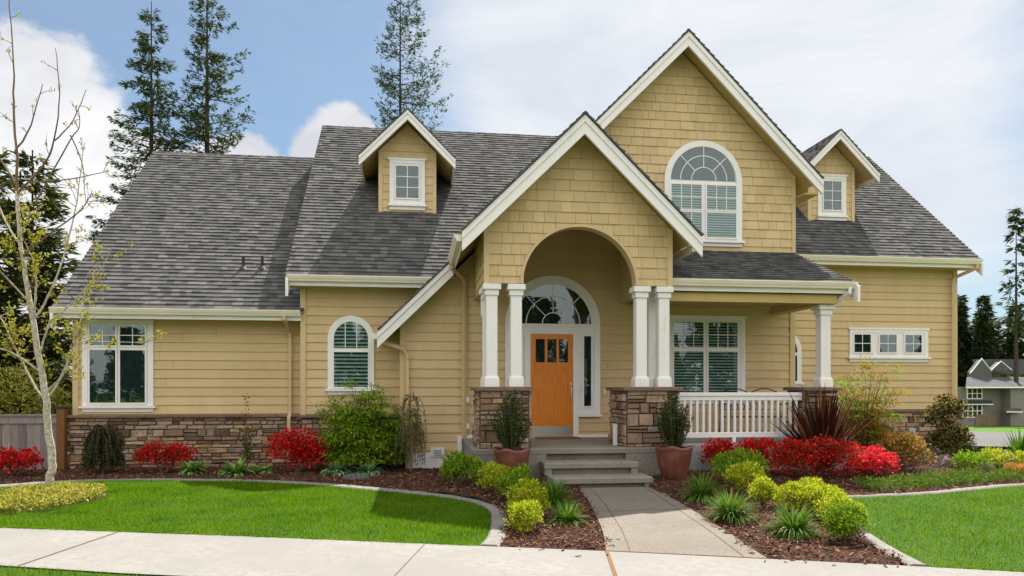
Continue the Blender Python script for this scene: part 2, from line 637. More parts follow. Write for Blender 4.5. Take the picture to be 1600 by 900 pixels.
def clip(poly, a, b, c):
    """keep a*u+b*v+c >= 0"""
    out = []
    n = len(poly)
    for i in range(n):
        p, q = poly[i], poly[(i + 1) % n]
        dp, dq = a * p[0] + b * p[1] + c, a * q[0] + b * q[1] + c
        if dp >= 0:
            out.append(p)
        if (dp > 0 and dq < 0) or (dp < 0 and dq > 0):
            t = dp / (dp - dq)
            out.append((p[0] + (q[0] - p[0]) * t, p[1] + (q[1] - p[1]) * t))
    return out


def area(p):
    return abs(sum(p[i][0] * p[(i + 1) % len(p)][1] - p[(i + 1) % len(p)][0] * p[i][1] for i in range(len(p)))) / 2


def cells(mb, poly, O, U, V, N, e, wr, gap, t, mat, hole=None, lo=.002, jit=0.0, rng=random):
    """overlapping courses (lap boards, shakes, shingles): every piece thick at its lower edge"""
    O, U, V, N = map(Vector, (O, U, V, N))
    v0, v1 = min(p[1] for p in poly), max(p[1] for p in poly)
    for k in range(int(math.floor(v0 / e + 1e-6)), int(math.ceil(v1 / e - 1e-6))):
        band = clip(clip(poly, 0, 1, -k * e), 0, -1, (k + 1) * e)
        if len(band) < 3 or area(band) < 1e-5:
            continue
        u0, u1 = min(p[0] for p in band), max(p[0] for p in band)
        u = u0 - (rng.uniform(0, wr[0]) if wr else 0)
        while u < u1:
            w = rng.uniform(*wr) if wr else (u1 - u0 + 1)
            cell = clip(clip(band, 1, 0, -u), -1, 0, u + w - gap) if wr else band
            tt = t * (1 + rng.uniform(-jit, jit))
            lo_e = rng.uniform(0, jit) * .02 if wr else 0
            u += w
            if len(cell) < 3 or area(cell) < 2e-5:
                continue
            subs = [cell]
            if hole:
                cu, cv, rr = hole
                a0, a1 = min(p[0] for p in cell), max(p[0] for p in cell)
                bz = min(p[1] for p in cell)
                if a1 > cu - rr and a0 < cu + rr and bz < cv + rr:
                    subs = []
                    ns = max(1, int((a1 - a0) / .03))
                    hh = lambda x: cv + math.sqrt(max(0, rr * rr - (x - cu) ** 2)) if abs(x - cu) < rr else cv - 1
                    for q in range(ns):
                        xa, xb = a0 + (a1 - a0) * q / ns, a0 + (a1 - a0) * (q + 1) / ns
                        sc_ = clip(clip(cell, 1, 0, -xa), -1, 0, xb)
                        ha, hb = hh(xa), hh(xb)
                        m_ = (hb - ha) / (xb - xa)
                        sc_ = clip(sc_, -m_, 1, -(ha - m_ * xa))
                        if len(sc_) >= 3 and area(sc_) > 1e-6:
                            subs.append(sc_)
            for cp in subs:
                n = len(cp)
                vs, fs = [], []
                for (a, b) in cp:
                    off = lo + tt * (1 - (b - k * e) / e)
                    vs.append(O + U * a + V * b + N * off)
                for (a, b) in cp:
                    vs.append(O + U * a + V * b - N * .012)
                fs = [tuple(range(n))] + [(i, n + i, n + (i + 1) % n, (i + 1) % n) for i in range(n)]
                mb.add(vs, fs, mat)


X, Yv, Z = (1, 0, 0), (0, 1, 0), (0, 0, 1)
LAP = .178


def gh(x, y):
    """terrain height"""
    r = math.hypot(x, y)
    t = min(1, max(0, (r - 20) / 95))
    k = min(1, max(0, (x - 10) / 12))
    return -3.9 * (t * t * (3 - 2 * t)) * k


def bed(x, y):
    """raised planting beds beside the steps"""
    return .13 * math.exp(-(((x - 4.6) / 2.2) ** 2 + ((y - 11.3) / 1.6) ** 2)) + .10 * math.exp(-(((x - 1.2) / 1.0) ** 2 + ((y - 11.0) / 1.3) ** 2)) + .1 * math.exp(-(((x - 8.5) / 3) ** 2 + ((y - 12.6) / 1.3) ** 2))


# ================================================================== SETTING: ground, lawns, walks
def sheet(name, poly, z, mat, zf=None, step=None, kind='structure'):
    mb = MB()
    if step is None:
        mb.add([(x, y, z) for x, y in poly], [tuple(range(len(poly)))], mat)
    else:
        x0, x1 = min(p[0] for p in poly), max(p[0] for p in poly)
        y0, y1 = min(p[1] for p in poly), max(p[1] for p in poly)
        nx, ny = int((x1 - x0) / step) + 1, int((y1 - y0) / step) + 1
        for i in range(nx):
            for j in range(ny):
                a, b = x0 + i * step, y0 + j * step
                cell = [(a, b), (a + step, b), (a + step, b + step), (a, b + step)]
                if not all(inside(poly, q) for q in cell):
                    if not any(inside(poly, q) for q in cell + [(a + step / 2, b + step / 2)]):
                        continue
                    cell = [snap(poly, q) if not inside(poly, q) else q for q in cell]
                mb.add([(q[0], q[1], z + zf(*q)) for q in cell], [(0, 1, 2, 3)], mat)
    o = mb.build(name)
    tag(o, kind=kind)
    return o


def inside(poly, q):
    c = False
    n = len(poly)
    for i in range(n):
        (x1, y1), (x2, y2) = poly[i], poly[(i + 1) % n]
        if (y1 > q[1]) != (y2 > q[1]) and q[0] < (x2 - x1) * (q[1] - y1) / (y2 - y1) + x1:
            c = not c
    return c


def snap(poly, q):
    best, bd = q, 1e9
    n = len(poly)
    for i in range(n):
        (x1, y1), (x2, y2) = poly[i], poly[(i + 1) % n]
        dx, dy = x2 - x1, y2 - y1
        t = max(0, min(1, ((q[0] - x1) * dx + (q[1] - y1) * dy) / (dx * dx + dy * dy + 1e-12)))
        p = (x1 + dx * t, y1 + dy * t)
        d = (p[0] - q[0]) ** 2 + (p[1] - q[1]) ** 2
        if d < bd:
            best, bd = p, d
    return best


def smooth_line(pts, n=6):
    out = []
    for i in range(len(pts) - 1):
        p0, p1, p2, p3 = pts[max(i - 1, 0)], pts[i], pts[i + 1], pts[min(i + 2, len(pts) - 1)]
        for k in range(n):
            t = k / n
            out.append(tuple(.5 * (2 * p1[j] + (p2[j] - p0[j]) * t + (2 * p0[j] - 5 * p1[j] + 4 * p2[j] - p3[j]) * t * t + (3 * p1[j] - p0[j] - 3 * p2[j] + p3[j]) * t ** 3) for j in range(len(p1))))
    out.append(pts[-1])
    return out


def build_ground():
    mb = MB()
    xs = [-500, -300, -200, -140, -100, -70, -50, -35, -25, -18] + [-14 + i * 2 for i in range(18)] + [24, 28, 32, 36, 42, 48, 54, 60, 66, 72, 78, 84, 90, 96, 102, 110, 120, 140, 180, 240, 320, 500]
    ys = [-300, -150, -80, -45, -28, -18] + [-12 + i * 2 for i in range(20)] + [30, 34, 38, 44, 50, 56, 62, 68, 74, 80, 86, 92, 98, 104, 110, 120, 140, 170, 220, 300, 420, 600]
    vs = [(x, y, gh(x, y) - .05) for y in ys for x in xs]
    n = len(xs)
    fs = [(j * n + i, j * n + i + 1, (j + 1) * n + i + 1, (j + 1) * n + i) for j in range(len(ys) - 1) for i in range(n - 1)]
    mb.add(vs, fs, M['ground'])
    o = mb.build('ground', smooth=True)
    tag(o, kind='structure')


build_ground()
# far edge and near edge of the sidewalk (it runs slightly towards the camera on the right)
SWF = [(-24, 14.2), (-12, 11.0), (-8, 9.85), (-4.57, 8.75), (-2.0, 7.98), (.61, 7.12), (1.78, 6.74), (3.15, 6.24), (4.42, 5.76), (7, 4.72), (11, 3.0), (20, -1.2)]
SWN = [(-24, 12.15), (-12, 9.05), (-8, 7.95), (-5.2, 7.34), (-3.59, 6.88), (-2.44, 6.46), (0, 5.72), (2.5, 4.75), (4.0, 4.1), (6.2, 3.1), (10.2, 1.2), (19, -3)]
sheet('sidewalk', SWN + SWF[::-1], 0.026, M['sidewalk'])
sheet('road', [(-60, 14.6), (-24, 5.6), (-8, 3.6), (4, .8), (20, -7.5), (60, -30), (60, -44), (18, -16), (2, -7.5), (-10, -4.5), (-60, 4)], -.036, M['asphalt'])


def joints():
    mb = MB()

    def line(p, q, w, mat, z=.0305):
        d = Vector((q[0] - p[0], q[1] - p[1], 0)).normalized()
        s_ = Vector((-d.y, d.x, 0)) * w / 2
        a, b = Vector((*p, z)), Vector((*q, z))
        mb.add([a - s_, a + s_, b + s_, b - s_], [(0, 1, 2, 3)], mat)
    line((-3.17, 8.30), (-3.42, 6.83), .022, M['joint'])
    line((.09, 7.29), (-.23, 5.80), .009, M['joint'])
    line((1.79, 6.73), (1.50, 5.16), .035, M['joint'])
    line((5.2, 5.43), (4.75, 3.8), .02, M['joint'])
    line((-7.2, 9.6), (-7.6, 7.86), .02, M['joint'])
    line((1.79, 6.745), (3.15, 6.245), .022, M['joint'])
    o = mb.build('sidewalk_joint')
    tag(o, kind='structure')


joints()
PATH = [(1.80, 6.75), (3.15, 6.25), (3.36, 8.0), (3.50, 9.4), (3.56, 10.72), (2.0, 10.72), (2.28, 10.1), (2.30, 9.5), (2.13, 8.4)]


def build_path():
    mb = MB()
    zf = lambda y: max(0, (y - 7) / 3.7) * .045 + .030
    L = smooth_line([(1.79, 6.76), (1.98, 7.6), (2.15, 8.6), (2.30, 9.6), (2.40, 10.74)], 5)
    Rr = smooth_line([(3.15, 6.26), (3.30, 7.4), (3.41, 8.6), (3.51, 9.7), (3.60, 10.74)], 5)
    cols = [0, .15, .16, .86, .87, 1]
    for i in range(len(L) - 1):
        for k in range(5):
            q = []
            for (ii, t) in ((i, cols[k]), (i, cols[k + 1]), (i + 1, cols[k + 1]), (i + 1, cols[k])):
                x = L[ii][0] * (1 - t) + Rr[ii][0] * t
                y = L[ii][1] * (1 - t) + Rr[ii][1] * t
                q.append((x, y, zf(y) - (.004 if k in (1, 3) else 0)))
            mb.add(q, [(0, 1, 2, 3)], M['joint'] if k in (1, 3) else M['walk'])
    # edge thickness
    for line in (L, Rr):
        for i in range(len(line) - 1):
            a, b = line[i], line[i + 1]
            mb.add([(*a, zf(a[1])), (*b, zf(b[1])), (*b, -.05), (*a, -.05)], [(0, 1, 2, 3)], M['walk'])
    o = mb.build('path')
    tag(o, kind='structure')
    mb = MB()
    y = 8.78
    mb.add([(2.18, y, .056), (3.42, y, .056), (3.42, y + .014, .056), (2.18, y + .014, .056)], [(0, 1, 2, 3)], M['joint'])
    tag(mb.build('path_joint'), kind='structure')


build_path()
LL = smooth_line([(-9.5, 11.3), (-7.8, 11.8), (-6.44, 12.35), (-5.78, 12.8), (-4.77, 12.95), (-3.71, 12.8), (-2.63, 12.5), (-1.59, 11.95), (-.74, 11.31), (.16, 10.62), (.72, 9.93), (.91, 9.22), (.87, 8.47), (.75, 7.64), (.61, 7.13)], 5)
KL = smooth_line([(-9.5, 11.6), (-7.9, 12.05), (-6.61, 12.62), (-5.9, 13.03), (-4.8, 13.16), (-3.7, 13.0), (-2.57, 12.7), (-1.5, 12.15), (-.6, 11.52), (.30, 10.8), (.88, 10.05), (1.09, 9.25), (1.06, 8.45), (.94, 7.62), (.80, 7.07)], 5)
lawnL = [p for p in SWF if -9.5 < p[0] < .6] and ([(-9.5, 10.28)] + [p for p in SWF if -9.5 < p[0] < .6] + LL[::-1])
sheet('lawn', [(q[0], q[1] - .06 * (i < len([p for p in SWF if -9.5 < p[0] < .6]))) for i, q in enumerate(lawnL)], .02, M['lawnbase'])
LR = smooth_line([(14, 10.9), (11.5, 10.75), (9.54, 10.45), (8.59, 10.15), (7.61, 9.8), (7.02, 9.69), (6.42, 9.64), (5.9, 9.5), (5.5, 8.9), (5.17, 8.2), (4.72, 7.0), (4.52, 6.33), (4.43, 5.92), (4.41, 5.78)], 5)
KR = smooth_line([(14, 11.05), (11.5, 10.9), (9.50, 10.60), (8.5, 10.30), (7.55, 9.95), (6.98, 9.84), (6.35, 9.79), (5.78, 9.62), (5.36, 8.98), (5.03, 8.25), (4.58, 7.03), (4.38, 6.37), (4.28, 5.95), (4.25, 5.84)], 5)
lawnR = [(4.41, 5.77), (7, 4.73), (11, 3.02), (14, 1.65)] + LR
sheet('lawn', lawnR, .02, M['lawnbase'])


def strip_top(name, A, B, z0, z1, mat):
    mb = MB()
    for i in range(len(A) - 1):
        j = i + 1
        wob = lambda p: .006 * mnoise.noise(Vector((p[0] * 3, p[1] * 3, 0)))
        a0, a1, b0, b1 = A[i], A[j], B[i], B[j]
        lerp = lambda p, q, t: (p[0] + (q[0] - p[0]) * t, p[1] + (q[1] - p[1]) * t)
        prof = [(0, z0), (0, z1 - .02), (.15, z1), (.85, z1), (1, z1 - .02), (1, z0)]
        for k in range(5):
            (t0, h0), (t1, h1) = prof[k], prof[k + 1]
            q = [lerp(a0, b0, t0), lerp(a1, b1, t0), lerp(a1, b1, t1), lerp(a0, b0, t1)]
            hs = [h0, h0, h1, h1]
            mb.add([(p[0], p[1], h + wob(p)) for p, h in zip(q, hs)], [(0, 1, 2, 3)], mat)
        if j == len(A) - 1:
            mb.add([(*lerp(a1, b1, t), h) for t, h in prof], [tuple(range(6))], mat)
    tag(mb.build(name), kind='structure')


strip_top('kerb', LL, KL, -.04, .042, M['kerb'])
strip_top('kerb', LR, KR, -.04, .042, M['kerb'])
_sx, _sy = [p[0] for p in SWF], [p[1] for p in SWF]
_fade = lambda x, y: min(1, max(0, (y - float(np.interp(x, _sx, _sy))) / .35))
bump_h = lambda x, y: -.03 * (1 - _fade(x, y)) + _fade(x, y) * bump_raw(x, y)
bump_raw = lambda x, y: bed(x, y) + .022 * mnoise.noise(Vector((x * 2.2, y * 2.2, 1))) + .012 * mnoise.noise(Vector((x * 9, y * 9, 3)))
KML = [(a[0] * .4 + b[0] * .6, a[1] * .4 + b[1] * .6) for a, b in zip(LL, KL)]
KMR = [(a[0] * .4 + b[0] * .6, a[1] * .4 + b[1] * .6) for a, b in zip(LR, KR)]
BED_L = KML + [(.72, 6.95), (1.85, 6.6), (2.03, 7.6), (2.20, 8.6), (2.35, 9.6), (2.44, 10.74), (2.2, 11.7), (1.0, 11.7), (1.0, 15.4), (-9.5, 15.4)]
BED_R = [(4.30, 5.68), (3.05, 6.17), (3.25, 7.4), (3.36, 8.6), (3.46, 9.7), (3.52, 10.74), (3.55, 11.7), (4.3, 11.7), (4.3, 14.3), (8, 14.3), (8, 16.4), (14, 16.4), (14, 11.0)] + KMR[1:]
sheet('mulch_bed', BED_L, .016, M['mulch'], bump_h, .16)
sheet('mulch_bed', BED_R, .016, M['mulch'], bump_h, .16)


def chips(name, poly, n, seed):
    rg = np.random.default_rng(seed)
    mb_v, mb_f = [], []
    x0, x1 = min(p[0] for p in poly), max(p[0] for p in poly)
    y0, y1 = min(p[1] for p in poly), max(p[1] for p in poly)
    c = 0
    rr = random.Random(seed)
    while c < n:
        x, y = rr.uniform(x0, x1), rr.uniform(y0, y1)
        keep = min(1, (8.0 / max(y, 1)) ** 2)
        if rr.random() > keep or not inside(poly, (x, y)):
            continue
        if x < -2.3 and y > 14.9:
            continue
        L_, w_, t_ = rr.uniform(.025, .075), rr.uniform(.008, .022), .006
        q = Matrix.Rotation(rr.uniform(0, 6.28), 3, 'Z') @ Matrix.Rotation(rr.gauss(0, .35), 3, 'Y') @ Matrix.Rotation(rr.gauss(0, .4), 3, 'X')
        o = Vector((x, y, max(.03 if n < 100 else -1, .028 + bump_h(x, y) + rr.uniform(0, .012))))
        b = len(mb_v)
        for a, e, h in ((-1, -1, 0), (1, -.6, 0), (.8, 1, 0), (-1, .7, 0), (-.9, -.8, 1), (.9, -.5, 1), (.75, .8, 1), (-.9, .6, 1)):
            mb_v.append(tuple(o + q @ Vector((a * L_ / 2, e * w_ / 2, h * t_))))
        mb_f += [(b + 4, b + 5, b + 6, b + 7), (b, b + 1, b + 5, b + 4), (b + 1, b + 2, b + 6, b + 5), (b + 2, b + 3, b + 7, b + 6), (b + 3, b, b + 4, b + 7)]
        c += 1
    me = bpy.data.meshes.new(name)
    me.from_pydata(mb_v, [], mb_f)
    me.materials.append(M['chip'])
    o = bpy.data.objects.new(name, me)
    COL.objects.link(o)
    tag(o, kind='stuff')


chips('bark_mulch', BED_L, 9000, 3)
chips('bark_mulch', BED_R, 11000, 4)


def grass(name, poly, n, seed, h=(.022, .045), z=.02, mat=None, w=.007, edge=None):
    rg = np.random.default_rng(seed)
    x0, x1 = min(p[0] for p in poly), max(p[0] for p in poly)
    y0, y1 = min(p[1] for p in poly), max(p[1] for p in poly)
    P = np.array(poly)
    pts = np.zeros((0, 2))
    while len(pts) < n:
        q = np.stack([rg.uniform(x0, x1, n), rg.uniform(y0, y1, n)], 1)
        ins = np.zeros(len(q), bool)
        for i in range(len(P)):
            (ax, ay), (bx, by) = P[i], P[(i + 1) % len(P)]
            if ay == by:
                continue
            cond = ((ay > q[:, 1]) != (by > q[:, 1])) & (q[:, 0] < (bx - ax) * (q[:, 1] - ay) / (by - ay) + ax)
            ins ^= cond
        pts = np.concatenate([pts, q[ins]])
    pts = pts[:n]
    hh = rg.uniform(h[0], h[1], n)
    # growth varies in soft patches across the lawn
    hh *= 1 + .25 * np.sin(pts[:, 0] * 2.1 + 1.3 * np.sin(pts[:, 1] * 1.7)) * np.sin(pts[:, 1] * 2.6)
    a = rg.uniform(0, 2 * np.pi, n)
    tilt = rg.normal(0, .45, n) * hh
    ta = rg.uniform(0, 2 * np.pi, n)
    ww = w * rg.uniform(.7, 1.3, n) / 2
    v = np.zeros((n, 3, 3))
    v[:, 0, 0] = pts[:, 0] - np.cos(a) * ww
    v[:, 0, 1] = pts[:, 1] - np.sin(a) * ww
    v[:, 1, 0] = pts[:, 0] + np.cos(a) * ww
    v[:, 1, 1] = pts[:, 1] + np.sin(a) * ww
    v[:, 2, 0] = pts[:, 0] + np.cos(ta) * tilt
    v[:, 2, 1] = pts[:, 1] + np.sin(ta) * tilt
    v[:, :2, 2] = z
    v[:, 2, 2] = z + hh
    me = bpy.data.meshes.new(name)
    me.vertices.add(3 * n)
    me.vertices.foreach_set('co', v.reshape(-1))
    me.loops.add(3 * n)
    me.loops.foreach_set('vertex_index', np.arange(3 * n, dtype=np.int32))
    me.polygons.add(n)
    me.polygons.foreach_set('loop_start', np.arange(0, 3 * n, 3, dtype=np.int32))
    me.materials.append(mat or M['grass'])
    me.update(calc_edges=True)
    me.validate()
    o = bpy.data.objects.new(name, me)
    COL.objects.link(o)
    tag(o, kind='stuff')


chips('bark_mulch', [(1.2, 6.55), (1.75, 6.5), (2.1, 7.2), (2.35, 8.3), (2.45, 9.4), (2.3, 9.4), (1.9, 7.4), (1.72, 6.78), (.9, 7.0)], 16, 61)
chips('bark_mulch', [(3.0, 6.1), (4.2, 5.7), (4.15, 5.8), (3.2, 6.3), (3.4, 8.2), (3.3, 8.2)], 14, 62)
grass('grass', lawnL, 120000, 1)
grass('grass', lawnR, 100000, 2)
def edge_blades(name, line, n, seed, z):
    rg = random.Random(seed)
    mb = MB()
    for _ in range(n):
        i = rg.randrange(len(line) - 1)
        t = rg.random()
        x = line[i][0] + (line[i + 1][0] - line[i][0]) * t
        y = line[i][1] + (line[i + 1][1] - line[i][1]) * t
        k = mnoise.noise(Vector((x * 5, y * 5, 2)))
        h = rg.uniform(.02, .05) * (1 + .6 * k)
        off = Vector((rg.gauss(-.1, .3), rg.gauss(-.55, .45), 0)) * h * 1.3
        a = rg.uniform(0, PI)
        sd = Vector((math.cos(a), math.sin(a), 0)) * .004
        p = Vector((x, y + rg.uniform(0, .03), z))
        mb.add([p - sd, p + sd, p + off + Vector((0, 0, h * .8))], [(0, 1, 2)], M['grass'])
    tag(mb.build(name), kind='stuff')


edge_blades('grass', [(-9.5, 10.27), (-8, 9.86), (-4.57, 8.76), (-2.0, 7.99), (.58, 7.14)], 5200, 51, .02)
edge_blades('grass', [(4.43, 5.78), (7, 4.74), (9, 3.88)], 2600, 52, .02)
NEAR = [(-8, 8.03), (-5.2, 7.42), (-3.59, 6.96), (-2.44, 6.54), (0, 5.80), (2.5, 4.83), (2.2, 3.9), (0, 4.7), (-4, 5.6), (-8, 6.6)]
sheet('grass_verge', NEAR, .012, M['lawnbase'])
grass('grass', NEAR[6:] + [(-8, 7.93), (-5.2, 7.32), (-3.59, 6.86), (-2.44, 6.44), (0, 5.70), (2.5, 4.73)], 26000, 5, z=.012)

# ================================================================== HOUSE
house = thing('house', 'tan gabled house with grey shingle roofs, white trim and an orange front door', 'house', (2.7, 14.3, 0))


def P(mb, name, parent=None, **k):
    return mb.build(name, parent or house, **k)


def lap_wall(name, poly, O, U, N, e=LAP, mat=None, shake=False, hole=None, back=True, t=.021):
    mb = MB()
    if shake:
        cells(mb, poly, O, U, Z, N, e, (.12, .34), .005, .018, M['shake'], hole=hole, jit=.25)
    else:
        cells(mb, poly, O, U, Z, N, e, (2.2, 3.66), .004, t, mat or M['siding'])
    if back and not hole:
        mb.prism(poly, O, U, Z, N, -.12, -.004, M['tan'])
    return P(mb, name)


FY = (0, -1, 0)
lap_wall('wall', [(-6.64, 1.05), (-2.24, 1.05), (-2.24, 3.05), (-6.64, 3.05)], (0, 15.3, 0), X, FY)
lap_wall('wall', [(-2.24, 1.05), (-.28, 1.05), (-.28, 3.65), (-2.24, 3.65)], (0, 14.9, 0), X, FY)
lap_wall('wall', [(-.28, 2.6), (1.0, 2.6), (1.0, 3.65), (-.28, 3.65)], (0, 14.9, 0), X, FY)
lap_wall('wall', [(-.28, .33), (2.69, .33), (2.69, 5.72), (-.28, 2.88)], (0, 14.3, 0), X, FY)
lap_wall('wall', [(2.69, .33), (4.31, .33), (4.31, 4.2), (2.69, 5.72)], (0, 14.3, 0), X, FY)
lap_wall('wall', [(4.31, .33), (7.79, .33), (7.79, 4.38), (4.31, 4.38)], (0, 14.3, 0), X, FY)
lap_wall('wall', [(7.79, 1.06), (13.18, 1.06), (13.18, 4.6), (7.79, 4.6)], (0, 16.4, 0), X, FY)
lap_wall('gable_wall', [(7.79, 4.38), (7.79, 6.02), (5.33, 8.44), (2.87, 6.02), (2.87, 5.75), (4.28, 4.38)], (0, 14.28, 0), X, FY, e=.18, shake=True)
# side and rear walls
lap_wall('wall', [(14.9, 1.05), (15.3, 1.05), (15.3, 3.6), (14.9, 3.6)], (-2.24, 0, 0), Yv, (-1, 0, 0))
lap_wall('wall', [(14.3, .33), (14.9, .33), (14.9, 2.9), (14.3, 2.9)], (-.28, 0, 0), Yv, (-1, 0, 0))
lap_wall('wall', [(15.3, .0), (25.1, .0), (25.1, 3.3), (20.2, 7.55), (15.3, 3.3)], (-6.64, 0, 0), Yv, (-1, 0, 0))
lap_wall('gable_wall', [(14.9, 3.2), (25.2, 3.2), (25.2, 3.9), (20, 8.35), (14.9, 3.95)], (-2.2, 0, 0), Yv, (-1, 0, 0))
lap_wall('wall', [(16.4, -.8), (24.3, -.8), (24.3, 4.6), (20.3, 8.15), (16.4, 4.75)], (13.18, 0, 0), Yv, (1, 0, 0))
lap_wall('wall', [(14.3, .33), (16.4, .33), (16.4, 5.6), (14.3, 5.9)], (7.79, 0, 0), Yv, (1, 0, 0))
lap_wall('wall', [(16.4, 4.0), (17.6, 4.0), (17.6, 5.9), (16.4, 5.9)], (7.79, 0, 0), Yv, (1, 0, 0))
lap_wall('wall', [(-6.64, 0), (13.18, 0), (13.18, 3.9), (-6.64, 3.4)], (0, 25.1, 0), X, (0, 1, 0))

# portico front wall with its arch
AC, AZ, AR = 2.705, 3.30, .97


def portico():
    mb = MB()
    poly = [(1.14, 3.30), (4.26, 3.30), (4.26, 4.28), (2.70, 5.83), (1.14, 4.28)]
    cells(mb, poly, (0, 11.9, 0), X, Z, FY, .18, (.13, .36), .005, .018, M['shake'], hole=(AC, AZ, AR), jit=.25)
    top = lambda x: min(4.28 + (x - 1.14) * .9936, 4.28 + (4.26 - x) * .9936)
    arc = lambda x: AZ + math.sqrt(max(0, AR ** 2 - (x - AC) ** 2)) if abs(x - AC) < AR else AZ
    th_ = [PI * (1 - k / 40) for k in range(41)]
    xs = [1.14] + [AC + AR * math.cos(a) for a in th_] + [4.26]
    xs = sorted(xs + [2.70])
    for a, b in zip(xs[:-1], xs[1:]):
        if b - a < 1e-4:
            continue
        q = [(a, arc(a)), (b, arc(b)), (b, top(b)), (a, top(a))]
        mb.prism(q, (0, 11.9, 0), X, Z, FY, -.2, -.006, M['tan'])
    P(mb, 'portico_wall')
    mb = MB()
    o = [(AC + (AR + .03) * math.cos(a), AZ + (AR + .03) * math.sin(a)) for a in th_]
    i = [(AC + (AR - .012) * math.cos(a), AZ + (AR - .012) * math.sin(a)) for a in th_]
    mb.strip(o, i, (0, 11.9, 0), X, Z, FY, -.19, .03, M['tan'])
    P(mb, 'arch_trim')
    for x, nx in ((1.14, (-1, 0, 0)), (4.26, (1, 0, 0))):
        mb = MB()
        pl = [(11.9, 3.30), (14.29, 3.30), (14.29, 4.26), (11.9, 4.26)]
        cells(mb, pl, (x, 0, 0), Yv, Z, nx, LAP, None, 0, .016, M['siding'])
        mb.prism(pl, (x, 0, 0), Yv, Z, nx, -.2, -.004, M['tan'])
        P(mb, 'portico_side_wall')
    mb = MB()
    mb.box((1.10, 11.865, 3.29), (1.19, 11.905, 4.26), M['tan'])
    P(mb, 'corner_board')
    mb = MB()
    mb.box((4.21, 11.865, 3.29), (4.30, 11.905, 4.26), M['tan'])
    P(mb, 'corner_board')


portico()


def boards(lst):
    for a, b in lst:
        mb = MB()
        mb.bevbox(a, b, M['tan'], .006)
        P(mb, 'corner_board')


boards([((-6.66, 15.262, 1.05), (-6.55, 15.33, 2.95)), ((-2.27, 14.862, 1.05), (-2.16, 14.95, 3.55)), ((-.31, 14.262, .33), (-.20, 14.34, 2.85)),
        ((7.70, 14.262, .34), (7.82, 14.36, 4.3)), ((7.74, 14.25, 4.38), (7.82, 14.33, 6.0)), ((13.10, 16.362, 1.06), (13.21, 16.45, 4.5))])


# ------------------------------------------------------------------ roofs
def roof(plan, O, d, m, name='roof', deck=.10, under=None):
    """plan polygon (x,y); plane through O rising along unit plan direction d with slope m"""
    O = Vector(O)
    d = Vector((d[0], d[1], 0))
    k = math.sqrt(1 + m * m)
    V = Vector((d.x, d.y, m)) / k
    U = Vector((d.y, -d.x, 0))
    Nn = U.cross(V)
    if Nn.z < 0:
        U = -U
        Nn = U.cross(V)
    poly = []
    for x, y in plan:
        s_ = (x - O.x) * d.x + (y - O.y) * d.y
        pt = Vector((x, y, O.z + m * s_)) - O
        poly.append((pt.dot(U), pt.dot(V)))
    mb = MB()
    cells(mb, poly, O, U, V, Nn, .142, (.10, .22), .0, .022, M['shingle'], jit=.3, lo=.006)
    dk = poly
    if abs(d.x) > .5:
        ymin = min(q[1] for q in plan) + .095
        dk = clip(poly, U.y, 0, O.y - ymin) if abs(U.y) > .5 else poly
    mb.prism(dk, O, U, V, Nn, -deck, -.012, under or M['soffit'])
    return P(mb, name)


m1 = .866
roof([(-6.83, 14.8), (-2.2, 14.8), (-2.2, 20.2), (-6.83, 20.2)], (0, 14.8, 3.10), (0, 1), m1)
roof([(-6.83, 25.6), (-2.2, 25.6), (-2.2, 20.2), (-6.83, 20.2)], (0, 25.6, 3.10), (0, -1), m1)
roof([(-2.48, 14.4), (5.4, 14.4), (5.4, 20.0), (-2.48, 20.0)], (0, 14.4, 3.74), (0, 1), m1)
roof([(-2.48, 25.6), (5.4, 25.6), (5.4, 20.0), (-2.48, 20.0)], (0, 25.6, 3.74), (0, -1), m1)
roof([(7.6, 15.9), (13.46, 15.9), (13.46, 20.3), (5.2, 20.3), (5.2, 17.5), (7.6, 17.5)][:0] or [(5.2, 15.9 + .6), (7.7, 15.9 + .6), (7.7, 20.3), (5.2, 20.3)], (0, 15.9, 4.66), (0, 1), .875)
roof([(7.7, 15.9), (13.46, 15.9), (13.46, 20.3), (7.7, 20.3)], (0, 15.9, 4.66), (0, 1), .875)
roof([(5.2, 24.7), (13.46, 24.7), (13.46, 20.3), (5.2, 20.3)], (0, 24.7, 4.66), (0, -1), .875)
# portico gable with its lower left sweep
PX, PZ, pm = 2.69, 5.99, .98
roof([(PX, 11.40), (.73, 11.40), (.73, 14.9), (PX, 17.05)], (.73, 11.5, PZ - pm * (PX - .73)), (1, 0), pm)
roof([(.732, 13.81), (-.70, 13.81), (-.70, 14.9), (.732, 14.9)], (-.70, 13.9, PZ - pm * (PX + .70)), (1, 0), pm)
roof([(PX, 11.40), (4.65, 11.40), (4.65, 14.27), (PX, 14.27)], (4.65, 11.5, PZ - pm * (4.65 - PX)), (-1, 0), pm)
# tall front gable
GX, GZ = 5.33, 8.63
roof([(GX, 13.76), (2.51, 13.76), (2.51, 16.9), (GX, 20.1)], (2.51, 13.85, GZ - 2.82), (1, 0), 1.0)
roof([(GX, 13.76), (8.15, 13.76), (8.15, 17.3), (GX, 20.6)], (8.15, 13.85, GZ - 2.82), (-1, 0), 1.0)
# porch roof
roof([(4.27, 12.15), (7.82, 12.15), (7.82, 14.28), (4.27, 14.28)], (0, 12.15, 3.46), (0, 1), .43)


